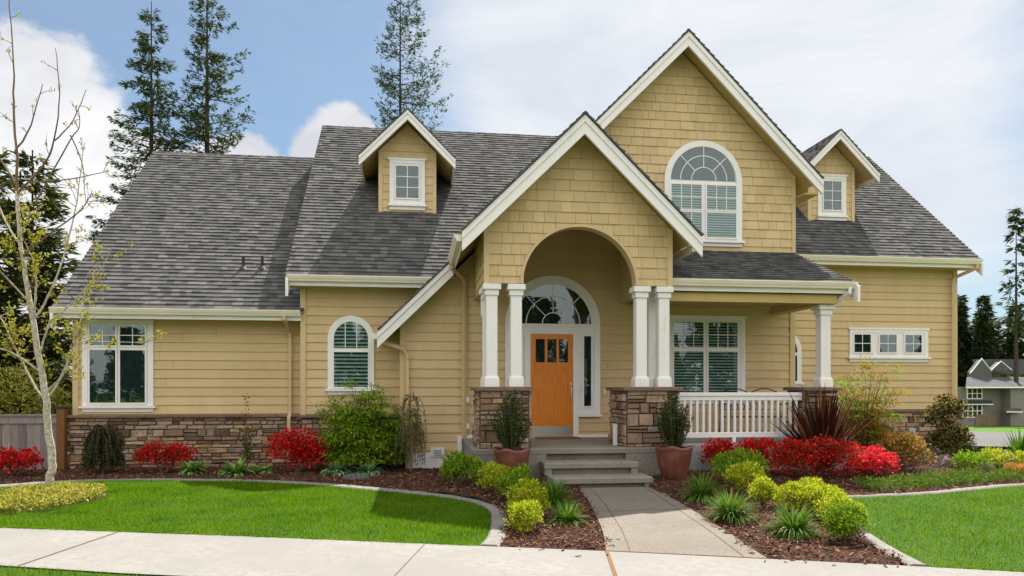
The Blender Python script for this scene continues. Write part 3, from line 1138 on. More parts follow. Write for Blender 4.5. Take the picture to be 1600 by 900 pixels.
def ridge_caps(p, q, flat=.866):
    mb = MB()
    p, q = Vector(p), Vector(q)
    L_ = (q - p).length
    d = (q - p) / L_
    s_ = Vector((d.y, -d.x, 0))
    n = int(L_ / .16)
    for i in range(n):
        a, b = p + d * (L_ * i / n), p + d * (L_ * (i + 1) / n + .02)
        w, dz = .13, .13 * flat
        up = Vector((0, 0, .022 + .008 * random.random()))
        up2 = Vector((0, 0, .012))
        mb.add([a + up, a + s_ * w + up - Vector((0, 0, dz)), a - s_ * w + up - Vector((0, 0, dz)), b + up2, b + s_ * w + up2 - Vector((0, 0, dz)), b - s_ * w + up2 - Vector((0, 0, dz))],
               [(0, 1, 4, 3), (0, 3, 5, 2)], M['shingle'])
    P(mb, 'roof_ridge')


ridge_caps((-6.83, 20.2, 7.78), (-2.5, 20.2, 7.78))
ridge_caps((-2.48, 20, 8.59), (5.3, 20, 8.59))
ridge_caps((5.4, 20.3, 8.51), (13.46, 20.3, 8.51), .875)
ridge_caps((PX, 11.42, PZ), (PX, 17, PZ), pm)
ridge_caps((GX, 13.78, GZ), (GX, 20, GZ), 1)


def rake(x0, z0, x1, z1, y, h=.27, t=.05, mat=None, both=True, name='rake_board'):
    """gable barge board from the apex (x0,z0) down to (x1,z1): main board + upper moulding, plumb cut foot"""
    mb = MB()
    mb.prism([(x0, z0), (x1, z1), (x1, z1 - h), (x0, z0 - h)], (0, y, 0), X, Z, FY, 0, t, M['white'])
    mb.prism([(x0, z0 + .004), (x1, z1 + .004), (x1, z1 - h * .36), (x0, z0 - h * .36)], (0, y, 0), X, Z, FY, t, t + .022, M['white'])
    return P(mb, name)


def gable_front(px, pz, sl, half, y, h=.27):
    rake(px, pz - .03, px - half, pz - .03 - sl * half, y, h)
    rake(px, pz - .03, px + half, pz - .03 - sl * half, y, h)


gable_front(PX, PZ, pm, 1.97, 11.5, .30)
rake(.70, PZ - .03 - pm * (PX - .70), -.72, PZ - .03 - pm * (PX + .72), 13.9, .29)
gable_front(GX, GZ, 1.0, 2.83, 13.85, .27)


def side_rake(x, y0, z0, y1, z1, h=.24, t=.05, nx=-1):
    mb = MB()
    O = (x, 0, 0)
    mb.prism([(y0, z0 - .02), (y1, z1 - .06), (y1, z1 - h), (y0, z0 - h - .10)], O, Yv, Z, (nx, 0, 0), -t, 0, M['white'])
    P(mb, 'rake_board')


side_rake(-6.83, 14.74, 3.06, 20.2, 7.76)
side_rake(-2.46, 14.30, 3.67, 20.0, 8.57)
side_rake(13.44, 15.8, 4.59, 20.3, 8.49, nx=1)
side_rake(7.80, 12.0, 3.41, 14.28, 4.36, nx=1, h=.2)


def eave(x0, x1, y, z, yw, gut=True, t=.20):
    """fascia + soffit back to the wall yw, and a moulded gutter"""
    mb = MB()
    mb.box((x0, y + .02, z - t), (x1, y + .055, z - .03), M['white'])
    P(mb, 'fascia')
    mb = MB()
    mb.box((x0, y + .056, z - t + .012), (x1, yw, z - t + .03), M['soffit'])
    P(mb, 'soffit')
    if gut:
        mb = MB()
        pr = [(0, 0), (0, -.115), (.075, -.115), (.088, -.085), (.105, -.06), (.118, -.03), (.125, -.022), (.125, 0), (.113, 0), (.113, -.014), (.012, -.014), (.012, 0)]
        pts = [(-a, b) for a, b in pr]
        mb.prism(pts, (x0, y + .018, z - .005), (0, 1, 0), Z, X, 0, x1 - x0, M['cream'])
        P(mb, 'gutter')


eave(-6.83, -2.25, 14.8, 3.11, 15.3)
eave(-2.44, .80, 14.4, 3.75, 14.9)
eave(7.84, 13.43, 15.9, 4.67, 16.4)
eave(4.28, 7.79, 12.15, 3.47, 14.2)


# portico left gutter (short, along Y) and right one
def side_gutter(x, y0, y1, z, sx):
    mb = MB()
    pr = [(0, 0), (0, -.115), (.075, -.115), (.088, -.085), (.105, -.06), (.125, -.022), (.125, 0), (.113, 0), (.113, -.014), (.012, -.014), (.012, 0)]
    mb.prism([(a * sx, b) for a, b in pr], (x, y0, z), X, Z, Yv, 0, y1 - y0, M['cream'])
    P(mb, 'gutter')
    if sx > 0:
        return
    mb = MB()
    mb.box((x - .03 * (sx > 0) + (.03 if sx < 0 else 0) - .015, y0 + .05, z - .19), (x + .004, y1, z - .01), M['white'])
    P(mb, 'fascia')


side_gutter(.72, 11.56, 13.82, 4.02, -1)
side_gutter(4.66, 11.9, 14.1, 4.02, 1)
side_gutter(-.71, 13.95, 14.85, 2.62, -1)


def soffit_slabs():
    # level boxes closing the gable overhangs
    mb = MB()
    mb.box((8.13, 13.92, 5.52), (7.83, 17.0, 5.55), M['soffit'])
    P(mb, 'soffit')
    mb = MB()
    mb.box((4.27, 12.28, 3.245), (7.72, 14.22, 3.265), M['soffit'])
    P(mb, 'porch_ceiling')
    mb = MB()
    mb.box((4.30, 12.26, 3.10), (7.52, 12.46, 3.244), M['soffit'])
    P(mb, 'porch_beam')
    mb = MB()
    mb.box((7.26, 12.47, 3.10), (7.50, 14.25, 3.244), M['soffit'])
    P(mb, 'porch_beam')


soffit_slabs()


def spout(pts, mat, r=.045):
    mb = MB()
    mb.tube(pts, r, mat, 4, True, PI / 4)
    P(mb, 'downspout')


spout([(-2.55, 14.70, 3.0), (-2.55, 14.70, 2.93), (-2.53, 15.18, 2.72), (-2.53, 15.235, 2.6), (-2.53, 15.235, 1.1), (-2.53, 15.10, .98), (-2.53, 15.10, .1)], M['tan'])
spout([(-.72, 14.0, 2.55), (-.64, 14.1, 2.46), (-.24, 14.15, 2.34), (-.17, 14.18, 2.24), (-.165, 14.2, 2.1), (-.165, 14.2, .06)], M['tan'])
spout([(.66, 13.7, 3.93), (.66, 13.72, 3.84), (.90, 14.15, 3.70), (.93, 14.2, 3.58), (.93, 14.2, .64)], M['tan'])
spout([(13.30, 15.84, 4.56), (13.30, 15.84, 4.46), (13.05, 16.28, 4.28), (13.04, 16.29, 4.1), (13.04, 16.29, .1)], M['tan'])
spout([(7.66, 12.1, 3.37), (7.66, 12.1, 3.28), (7.45, 12.62, 3.02), (7.44, 12.67, 2.9), (7.44, 12.67, 1.66)], M['white'])


# ------------------------------------------------------------------ stone
def stones(mb, O, U, N, w, h, seed, hr=(.055, .15), wr=(.10, .38)):
    rg = random.Random(seed)
    O, U, N = map(Vector, (O, U, N))
    Zv = Vector(Z)
    mb.prism([(0, 0), (w, 0), (w, h), (0, h)], O, U, Z, N, -.02, .012, M['mortar'])
    z = 0
    # rows are broken: a tall row may be split into two thin stones
    while z < h - .02:
        rh = min(rg.uniform(*hr) * rg.choice((1, 1, 1.35)), h - z)
        if h - z - rh < .03:
            rh = h - z
        u = -rg.uniform(0, .05)
        while u < w:
            sw = rg.uniform(*wr)
            a, b = max(0, u), min(w, u + sw)
            u += sw
            if b - a < .02:
                continue
            parts = [(z, z + rh)]
            if rh > .10 and rg.random() < .4:
                mz = z + rh * rg.uniform(.4, .6)
                parts = [(z, mz), (mz, z + rh)]
            for (p, q) in parts:
                g = .006
                dpt = rg.uniform(.025, .065)
                j = lambda s_: rg.uniform(-s_, s_)
                c = [(a + g + j(.004), p + g + j(.006)), (b - g + j(.004), p + g + j(.006)), (b - g + j(.004), q - g + j(.006)), (a + g + j(.004), q - g + j(.006))]
                cx, cz = (a + b) / 2, (p + q) / 2
                vs = [O + U * x + Zv * y_ + N * .005 for x, y_ in c]
                ins = .012
                fr = [(x + (ins if x < cx else -ins), y_ + (ins if y_ < cz else -ins)) for x, y_ in c]
                vs += [O + U * x + Zv * y_ + N * (dpt * .8) for x, y_ in [(x + (ins * .3 if x < cx else -ins * .3), y_ + (ins * .3 if y_ < cz else -ins * .3)) for x, y_ in c]]
                vs += [O + U * x + Zv * y_ + N * (dpt + j(.012)) for x, y_ in fr]
                fs = [(8, 9, 10, 11)]
                for k in range(4):
                    n = (k + 1) % 4
                    fs += [(k, n, 4 + n, 4 + k), (4 + k, 4 + n, 8 + n, 8 + k)]
                mb.add(vs, fs, M['stone'])
        z += rh


def capstones(mb, a, b, seed, along=0, n=4):
    rg = random.Random(seed)
    x0, y0, z0 = a
    x1, y1, z1 = b
    for i in range(n):
        t0, t1 = i / n, (i + 1) / n
        j = rg.uniform(-.006, .006)
        mb.bevbox((x0 + (x1 - x0) * t0 + .002, y0 + j, z0), (x0 + (x1 - x0) * t1 - .002, y1 + j, z1 + j * .5), M['cap'], .012)


mb = MB()
stones(mb, (-6.69, 15.24, -.25), X, FY, 4.45, 1.25, 11)
stones(mb, (-2.24, 14.84, -.25), X, FY, 1.96, 1.25, 12)
stones(mb, (-6.69, 15.9, -.25), (0, -1, 0), (-1, 0, 0), .66, 1.25, 14)
capstones(mb, (-6.76, 15.14, 1.0), (-2.25, 15.30, 1.05), 13, n=9)
capstones(mb, (-2.30, 14.74, 1.0), (-.30, 14.90, 1.05), 15, n=4)
P(mb, 'stone_base')
mb = MB()
stones(mb, (7.80, 16.34, -.9), X, FY, 5.42, 1.90, 16)
stones(mb, (13.22, 16.34, -.9), Yv, (1, 0, 0), .8, 1.90, 18)
capstones(mb, (7.82, 16.24, 1.0), (13.28, 16.40, 1.05), 17, n=9)
P(mb, 'stone_base')


def pier(x0, x1, y0, y1, z0, z1, seed):
    mb = MB()
    mb.box((x0 + .04, y0 + .04, z0), (x1 - .04, y1 - .04, z1 - .02), M['mortar'])
    i = .045
    h = z1 - z0 - .06
    stones(mb, (x0 + i, y0 + i, z0), X, FY, x1 - x0 - 2 * i, h, seed, wr=(.12, .4))
    stones(mb, (x0 + i, y1 - i, z0), (0, -1, 0), (-1, 0, 0), y1 - y0 - 2 * i, h, seed + 1, wr=(.12, .4))
    stones(mb, (x1 - i, y0 + i, z0), Yv, (1, 0, 0), y1 - y0 - 2 * i, h, seed + 2, wr=(.12, .4))
    stones(mb, (x1 - i, y1 - i, z0), (-1, 0, 0), Yv, x1 - x0 - 2 * i, h, seed + 3, wr=(.12, .4))
    o = P(mb, 'stone_pier')
    mb = MB()
    capstones(mb, (x0 - .04, y0 - .04, z1 - .065), (x1 + .04, y1 + .04, z1), seed, n=2)
    P(mb, 'pier_cap', o)


PT = 1.60
pier(.98, 1.86, 11.66, 12.72, .6, PT, 21)
pier(3.41, 4.36, 11.66, 12.72, .6, PT, 31)
pier(6.92, 7.60, 12.3, 12.98, .2, PT, 41)


def column(cx, cy, z0, z1, w=.185):
    mb = MB()
    h = w / 2
    mb.bevbox((cx - h, cy - h, z0 + .16), (cx + h, cy + h, z1 - .18), M['white'], .008)
    o = P(mb, 'column')
    mb = MB()
    mb.bevbox((cx - h - .03, cy - h - .03, z0), (cx + h + .03, cy + h + .03, z0 + .15), M['white'], .01)
    mb.bevbox((cx - h - .016, cy - h - .016, z0 + .149), (cx + h + .016, cy + h + .016, z0 + .172), M['white'], .008)
    P(mb, 'column_base', o)
    mb = MB()
    mb.bevbox((cx - h - .022, cy - h - .022, z1 - .185), (cx + h + .022, cy + h + .022, z1 - .09), M['white'], .008)
    mb.bevbox((cx - h - .055, cy - h - .055, z1 - .091), (cx + h + .055, cy + h + .055, z1), M['white'], .01)
    P(mb, 'column_cap', o)


for cx in (1.235, 1.64, 3.77, 4.165):
    column(cx, 11.99, PT, 3.288)
column(4.165, 12.55, PT, 3.288)
column(1.235, 12.55, PT, 3.288)
column(7.39, 12.5, PT, 3.098, .19)


# ------------------------------------------------------------------ porch slab and steps
def slab():
    mb = MB()
    mb.bevbox((.90, 11.6, .515), (4.45, 14.27, .60), M['agg'], .012)
    mb.box((.905, 11.70, -.2), (4.445, 14.265, .514), M['agg'])
    mb.bevbox((.905, 11.606, -.2), (2.09, 11.698, .514), M['agg'], .006)
    mb.bevbox((3.41, 11.606, -.2), (4.445, 11.698, .514), M['agg'], .006)
    P(mb, 'porch_slab')
    mb = MB()
    mb.bevbox((4.46, 12.22, -.2), (7.72, 14.27, .598), M['foundation'], .012)
    P(mb, 'porch_slab')
    for (x0, x1, yf, yb, z1, z0) in ((1.97, 3.50, 11.16, 11.599, .41, .225), (2.02, 3.58, 10.72, 11.598, .225, -.02)):
        mb = MB()
        mb.bevbox((x0, yf, z1 - .085), (x1, yb, z1), M['agg'], .014)
        mb.bevbox((x0 + .015, yf + .02, z0), (x0 + .13, yb, z1 - .086), M['agg'], .006)
        mb.bevbox((x1 - .13, yf + .02, z0), (x1 - .015, yb, z1 - .086), M['agg'], .006)
        mb.box((x0 + .131, yf + .10, z0), (x1 - .131, yb - .01, z1 - .086), M['agg'])
        P(mb, 'step')
    # skirt boards at the foot of the entry wall
    for a, b in (((-.20, 14.245, .02), (.80, 14.285, .328)), ((.801, 14.235, .02), (.885, 14.285, .60)), ((.80, 14.235, .601), (2.13, 14.282, .655)), ((3.216, 14.235, .601), (4.4, 14.282, .655)), ((3.335, 12.1, .602), (3.405, 12.14, .97))):
        mb = MB()
        mb.box(a, b, M['white'])
        P(mb, 'skirt_board')
    mb = MB()
    mb.box((.28, 14.215, .245), (.55, 14.245, .43), M['white'])
    for k in range(4):
        mb.box((.34, 14.20, .27 + k * .032), (.49, 14.214, .285 + k * .032), M['greybox'])
    P(mb, 'foundation_vent')


slab()


# ------------------------------------------------------------------ windows
def arcpts(cx, cz, r, a0=180, a1=0, n=24):
    return [(cx + r * math.cos(R(a0 + (a1 - a0) * k / n)), cz + r * math.sin(R(a0 + (a1 - a0) * k / n))) for k in range(n + 1)]


def sub(mb, name, parent, **k):
    return mb.build(name, parent, **k) if mb.v else None


def rect_strip(mb, x0, x1, z0, z1, w, O, d0, d1, mat):
    o = [(x0, z0), (x1, z0), (x1, z1), (x0, z1)]
    i = [(x0 + w, z0 + w), (x1 - w, z0 + w), (x1 - w, z1 - w), (x0 + w, z1 - w)]
    mb.strip(o, i, O, X, Z, FY, d0, d1, mat, closed=True)


def blinds(mb, x0, x1, z0, z1, O, pitch=.05, tilt=.5):
    z = z0 + .01
    while z < z1 - .02:
        y = O[1]
        mb.add([(x0, y - .012, z), (x1, y - .012, z), (x1, y - .024, z + pitch * tilt), (x0, y - .024, z + pitch * tilt)], [(0, 1, 2, 3)], M['blind'])
        z += pitch


def sash_window(x0, x1, z0, z1, y, panes, trim=.09, head=.12, grid=None, blind=None, sillw=.05):
    """panes: list of (x0,x1,z0,z1,nx,nz,blind?)"""
    O = (0, y, 0)
    mb = MB()
    t = .045
    mb.box((x0, y - t, z0), (x0 + trim, y + .004, z1 - head), M['white'])
    mb.box((x1 - trim, y - t, z0), (x1, y + .004, z1 - head), M['white'])
    mb.box((x0, y - t - .003, z1 - head), (x1, y + .004, z1), M['white'])
    mb.box((x0 - .03, y - t - .018, z1 - .03), (x1 + .03, y + .002, z1 + .012), M['white'])
    w = P(mb, 'window')
    mb = MB()
    mb.box((x0 - sillw, y - .095, z0 - .045), (x1 + sillw, y + .003, z0 - .002), M['white'])
    mb.box((x0, y - t, z0 - .12), (x1, y + .002, z0 - .046), M['white'])
    sub(mb, 'sill', w)
    fr = MB()
    mu = MB()
    gl = MB()
    bl = MB()
    # white field between the sashes
    fr.box((x0 + trim - .002, y - .034, z0 - .001), (x1 - trim + .002, y - .0165, z1 - head + .001), M['white'])
    for (a, b, c, d, nx, nz, hasb) in panes:
        mu, gl, bl = MB(), MB(), MB()
        gl.box((a, y - .0445, c), (b, y - .0425, d), M['glass'])
        fr.box((a, y - .0352, c), (b, y - .0345, d), M['room'])
        rect_strip(fr, a - .028, b + .028, c - .028, d + .028, .030, O, .036, .058, M['white'])
        for k in range(1, nx):
            xx = a + (b - a) * k / nx
            mu.box((xx - .008, y - .050, c), (xx + .008, y - .046, d), M['white'])
        for k in range(1, nz):
            zz = c + (d - c) * k / nz
            mu.box((a, y - .0505, zz - .008), (b, y - .0465, zz + .008), M['white'])
        if hasb:
            z = c + .012
            while z < d - .015:
                bl.add([(a + .004, y - .0415, z), (b - .004, y - .0415, z), (b - .004, y - .037, z + hasb * .45), (a + .004, y - .037, z + hasb * .45)], [(0, 1, 2, 3)], M['blind'])
                z += hasb
        sub(gl, 'glass', w)
        sub(mu, 'muntins', w)
        sub(bl, 'blind', w)
    sub(fr, 'sash', w)
    return w


# left wing: pair of sashes, grilles in the upper right
sash_window(-6.48, -5.16, 1.23, 2.93, 15.3, [(-6.34, -5.86, 1.29, 2.33, 1, 1, 0), (-6.34, -5.86, 2.42, 2.82, 2, 2, 0), (-5.78, -5.31, 1.29, 2.33, 1, 1, 0), (-5.78, -5.31, 2.42, 2.82, 2, 2, 0)], .1, .09)
# porch pair
sash_window(5.09, 6.72, 1.38, 3.05, 14.3, [(5.19, 5.82, 1.45, 2.33, 1, 1, .06), (5.19, 5.82, 2.41, 2.93, 3, 2, .06), (5.92, 6.55, 1.45, 2.33, 1, 1, .06), (5.92, 6.55, 2.41, 2.93, 3, 2, .06)], .1, .1)
# triple
sash_window(10.36, 12.42, 2.34, 3.03, 16.4, [(10.47, 10.90, 2.45, 2.88, 2, 2, 0), (11.13, 11.57, 2.45, 2.88, 2, 2, 0), (11.80, 12.24, 2.45, 2.88, 2, 2, 0)], .1, .1)
# dormer windows are built with the dormers


def round_top_window(x0, x1, z0, zs, y, trim, rows, spokes=0, rings=(), blind=0, vert=0, arch_part=True, cols=None, sill=True):
    """window with a half-round head springing at zs; rows: glass rectangles below"""
    O = (0, y, 0)
    cx, r = (x0 + x1) / 2, (x1 - x0) / 2
    ri = r - trim
    mb = MB()
    out = [(x0, z0)] + arcpts(cx, zs, r) + [(x1, z0)]
    inn = [(x0 + trim, z0)] + arcpts(cx, zs, ri) + [(x1 - trim, z0)]
    mb.strip(out, inn, O, X, Z, FY, -.004, .05, M['white'])
    w = P(mb, 'window')
    if sill:
        mb = MB()
        mb.box((x0 - .04, y - .095, z0 - .05), (x1 + .04, y + .003, z0 - .002), M['white'])
        mb.box((x0, y - .045, z0 - .12), (x1, y + .002, z0 - .051), M['white'])
        sub(mb, 'sill', w)
    fr, gl, mu, bl = MB(), MB(), MB(), MB()
    # white field, dark backing and glass follow the same outline
    fld = [(x0 + trim - .003, z0)] + arcpts(cx, zs, ri + .003) + [(x1 - trim + .003, z0)]
    fr.prism(fld, O, X, Z, FY, .017, .030, M['white'])
    for (a, b, c, d, nx, nz, hasb) in rows:
        rr = None
        poly = [(a, c), (b, c), (b, d), (a, d)]
        if d == 'arch':
            rad = (b - a) / 2
            poly = [(a, c), (b, c)] + arcpts((a + b) / 2, zs if c < zs else c, rad, 0, 180, 24)
        fr.prism(poly, O, X, Z, FY, .0302, .0325, M['room'])
        gl.prism(poly, O, X, Z, FY, .0405, .0425, M['glass'])
        if d != 'arch':
            rect_strip(fr, a - .026, b + .026, c - .026, d + .026, .028, O, .033, .055, M['white'])
            for k in range(1, nx):
                xx = a + (b - a) * k / nx
                mu.box((xx - .008, y - .050, c), (xx + .008, y - .044, d), M['white'])
            for k in range(1, nz):
                zz = c + (d - c) * k / nz
                mu.box((a, y - .0505, zz - .008), (b, y - .0445, zz + .008), M['white'])
        else:
            rad = (b - a) / 2
            zc = zs if c < zs else c
            for rg_ in rings:
                mu.strip(arcpts((a + b) / 2, zc, rad * rg_ + .008), arcpts((a + b) / 2, zc, rad * rg_ - .008), O, X, Z, FY, .044, .050, M['white'])
            for s_ in range(1, spokes):
                an = PI * s_ / spokes
                r0 = rad * (rings[-1] if rings else 0)
                d_ = Vector((math.cos(an), 0, math.sin(an)))
                q = Vector((-math.sin(an), 0, math.cos(an))) * .008
                c0 = Vector(((a + b) / 2, y - .047, zc))
                p0, p1 = c0 + d_ * r0, c0 + d_ * rad
                mu.add([p0 - q, p0 + q, p1 + q, p1 - q], [(0, 1, 2, 3)], M['white'])
            if vert:
                for k in range(1, vert):
                    xx = a + (b - a) * k / vert
                    hh = zc + math.sqrt(max(0, rad * rad - (xx - (a + b) / 2) ** 2))
                    mu.box((xx - .008, y - .050, c), (xx + .008, y - .044, hh), M['white'])
        if hasb:
            z = c + .012
            rad = (b - a) / 2
            zt = (zs + rad) if d == 'arch' else d
            while z < zt - .03:
                hw = rad - .004
                if z > zs:
                    hw = math.sqrt(max(0, rad * rad - (z + .02 - zs) ** 2)) - .006
                xm = (a + b) / 2
                if hw > .02:
                    bl.add([(xm - hw, y - .0395, z), (xm + hw, y - .0395, z), (xm + hw, y - .034, z + hasb * .5), (xm - hw, y - .034, z + hasb * .5)], [(0, 1, 2, 3)], M['blind'])
                z += hasb
    sub(fr, 'sash', w)
    sub(gl, 'glass', w)
    sub(mu, 'muntins', w)
    sub(bl, 'blind', w)
    return w


# round-headed window on the middle wall
round_top_window(-1.74, -.83, 1.57, 2.57, 14.9, .12, [(-1.62, -.95, 1.60, 2.30, 1, 1, .075), (-1.62, -.95, 2.38, 'arch', 1, 1, .075)], spokes=0, rings=(), vert=3)
# big upper window
round_top_window(4.99, 6.64, 4.60, 5.80, 14.28, .12, [(5.13, 5.77, 4.66, 5.16, 3, 1, .05), (5.13, 5.77, 5.22, 5.72, 3, 2, .05), (5.88, 6.51, 4.66, 5.16, 1, 1, .05), (5.88, 6.51, 5.22, 5.72, 3, 2, .05), (5.13, 6.50, 5.82, 'arch', 1, 1, 0)], spokes=4, rings=(.72, .38))
# window hidden mostly behind the bay corner
round_top_window(8.18, 9.12, 1.72, 2.48, 16.4, .11, [(8.29, 9.01, 1.75, 2.36, 1, 1, 0), (8.29, 9.01, 2.44, 'arch', 1, 1, 0)], vert=3)


# ------------------------------------------------------------------ entry door and its surround
def entry():
    y = 14.3
    O = (0, y, 0)
    cx, zs, r = 2.70, 2.86, .955
    mb = MB()
    fld = [(cx - r + .02, 1.06)] + arcpts(cx, zs, r - .02) + [(cx + r - .02, 1.06)]
    mb.prism(fld, O, X, Z, FY, .010, .034, M['white'])
    out = [(cx - r, 1.06)] + arcpts(cx, zs, r) + [(cx + r, 1.06)]
    inn = [(cx - r + .12, 1.06)] + arcpts(cx, zs, r - .12) + [(cx + r - .12, 1.06)]
    mb.strip(out, inn, O, X, Z, FY, -.004, .058, M['white'])
    inn2 = arcpts(cx, zs, .775)
    mb.strip(arcpts(cx, zs, .815), inn2, O, X, Z, FY, .034, .048, M['white'])
    mb.box((2.13, y - .055, .60), (2.245, y + .004, 2.655), M['white'])
    mb.box((3.105, y - .055, .60), (3.215, y + .004, 2.655), M['white'])
    mb.box((2.13, y - .057, 2.656), (3.215, y + .004, 2.76), M['white'])
    mb.box((cx - r + .10, y - .052, 2.80), (cx + r - .10, y - .033, 2.855), M['white'])
    for sgn in (-1, 1):
        a, b = sorted((cx + sgn * .515, cx + sgn * (r + .03)))
        mb.box((a, y - .09, 1.01), (b, y + .002, 1.058), M['white'])
    s_ = P(mb, 'door_surround')
    # fan light
    mb = MB()
    mb.prism([(cx - .775, zs + .0)] + [(cx + .775, zs)] + arcpts(cx, zs, .775, 0, 180), O, X, Z, FY, .0342, .037, M['dark'])
    for sgn in (-1, 1):
        a, b = sorted((cx + sgn * .625, cx + sgn * .775))
        mb.box((a, y - .037, 1.22), (b, y - .0342, 2.62), M['dark'])
    sub(mb, 'backing', s_)
    mb = MB()
    mb.prism([(cx - .775, zs)] + [(cx + .775, zs)] + arcpts(cx, zs, .775, 0, 180), O, X, Z, FY, .0425, .0445, M['glass'])
    sub(mb, 'fanlight_glass', s_)
    mb = MB()
    for q in (.70, .28):
        mb.strip(arcpts(cx, zs, .775 * q + .009), arcpts(cx, zs, .775 * q - .009), O, X, Z, FY, .045, .051, M['white'])
    for k in (45, 90, 135):
        d_ = Vector((math.cos(R(k)), 0, math.sin(R(k))))
        q = Vector((-d_.z, 0, d_.x)) * .008
        c0 = Vector((cx, y - .049, zs))
        mb.add([c0 + d_ * .22 - q, c0 + d_ * .22 + q, c0 + d_ * .775 + q, c0 + d_ * .775 - q], [(0, 1, 2, 3)], M['white'])
    sub(mb, 'muntins', s_)
    for sgn in (-1, 1):
        a, b = sorted((cx + sgn * .625, cx + sgn * .775))
        mb = MB()
        mb.box((a, y - .044, 1.22), (b, y - .042, 2.62), M['glass'])
        sub(mb, 'sidelight_glass', s_)
        mb = MB()
        rect_strip(mb, a - .03, b + .03, 1.19, 2.65, .032, O, .034, .055, M['white'])
        if sgn > 0:
            for k in range(24):
                mb.box((a + .03, y - .0405, 1.45 + k * .03), (a + .055, y - .039, 1.465 + k * .03), M['blind'])
        sub(mb, 'sidelight_frame', s_)
    # door leaf
    x0, x1, z0, z1 = 2.25, 3.10, .62, 2.652
    yf = y - .050
    mb = MB()
    mb.box((x0, yf + .012, z0), (x1, y - .005, z1), M['door'])
    st = .10
    mb.box((x0, yf, z0), (x0 + st, yf + .0125, z1), M['door'])
    mb.box((x1 - st, yf, z0), (x1, yf + .0125, z1), M['door'])
    mb.box((x0 + st, yf + .0005, z1 - .10), (x1 - st, yf + .0125, z1), M['door'])
    mb.box((x0 + st, yf + .0005, 1.98), (x1 - st, yf + .0125, 2.09), M['door'])
    mb.box((x0 + st, yf + .0005, z0), (x1 - st, yf + .0125, .80), M['door'])
    lw = (x1 - x0 - 2 * st - 2 * .05) / 3
    lx = [x0 + st + k * (lw + .05) for k in range(3)]
    for k in (1, 2):
        mb.box((lx[k] - .05, yf + .001, 2.0905), (lx[k], yf + .0125, z1 - .1005), M['door'])
    d = P(mb, 'front_door')
    for k in range(3):
        mb = MB()
        mb.box((lx[k], yf + .0105, 2.09), (lx[k] + lw, yf + .0116, z1 - .10), M['dark'])
        mb.box((lx[k], yf + .006, 2.09), (lx[k] + lw, yf + .008, z1 - .10), M['glass'])
        sub(mb, 'door_pane', d)
    mb = MB()
    mb.box((x0 + .02, yf - .004, z0 + .01), (x1 - .02, yf - .0005, .825), M['nickel'])
    sub(mb, 'kick_plate', d)
    mb = MB()
    for zz, rr in ((1.66, .032), (1.34, .02)):
        mb.tube([(3.05, yf, zz), (3.05, yf - .03, zz)], rr, M['nickel'], 12)
    mb.tube([(3.05, yf, 1.56), (3.05, yf - .05, 1.54), (3.05, yf - .055, 1.45), (3.05, yf - .05, 1.36), (3.05, yf, 1.34)], .011, M['nickel'], 8)
    mb.tube([(3.05, yf, 1.56), (3.05, yf - .06, 1.56)], .026, M['nickel'], 12)
    sub(mb, 'door_handle', d)
    mb = MB()
    mb.box((x0 - .03, 14.14, .602), (x1 + .03, 14.25, .618), M['nickel'])
    P(mb, 'threshold')
    mb = MB()
    mb.box((3.74, y - .03, 1.47), (3.775, y - .016, 1.57), M['cream'])
    P(mb, 'doorbell')


entry()


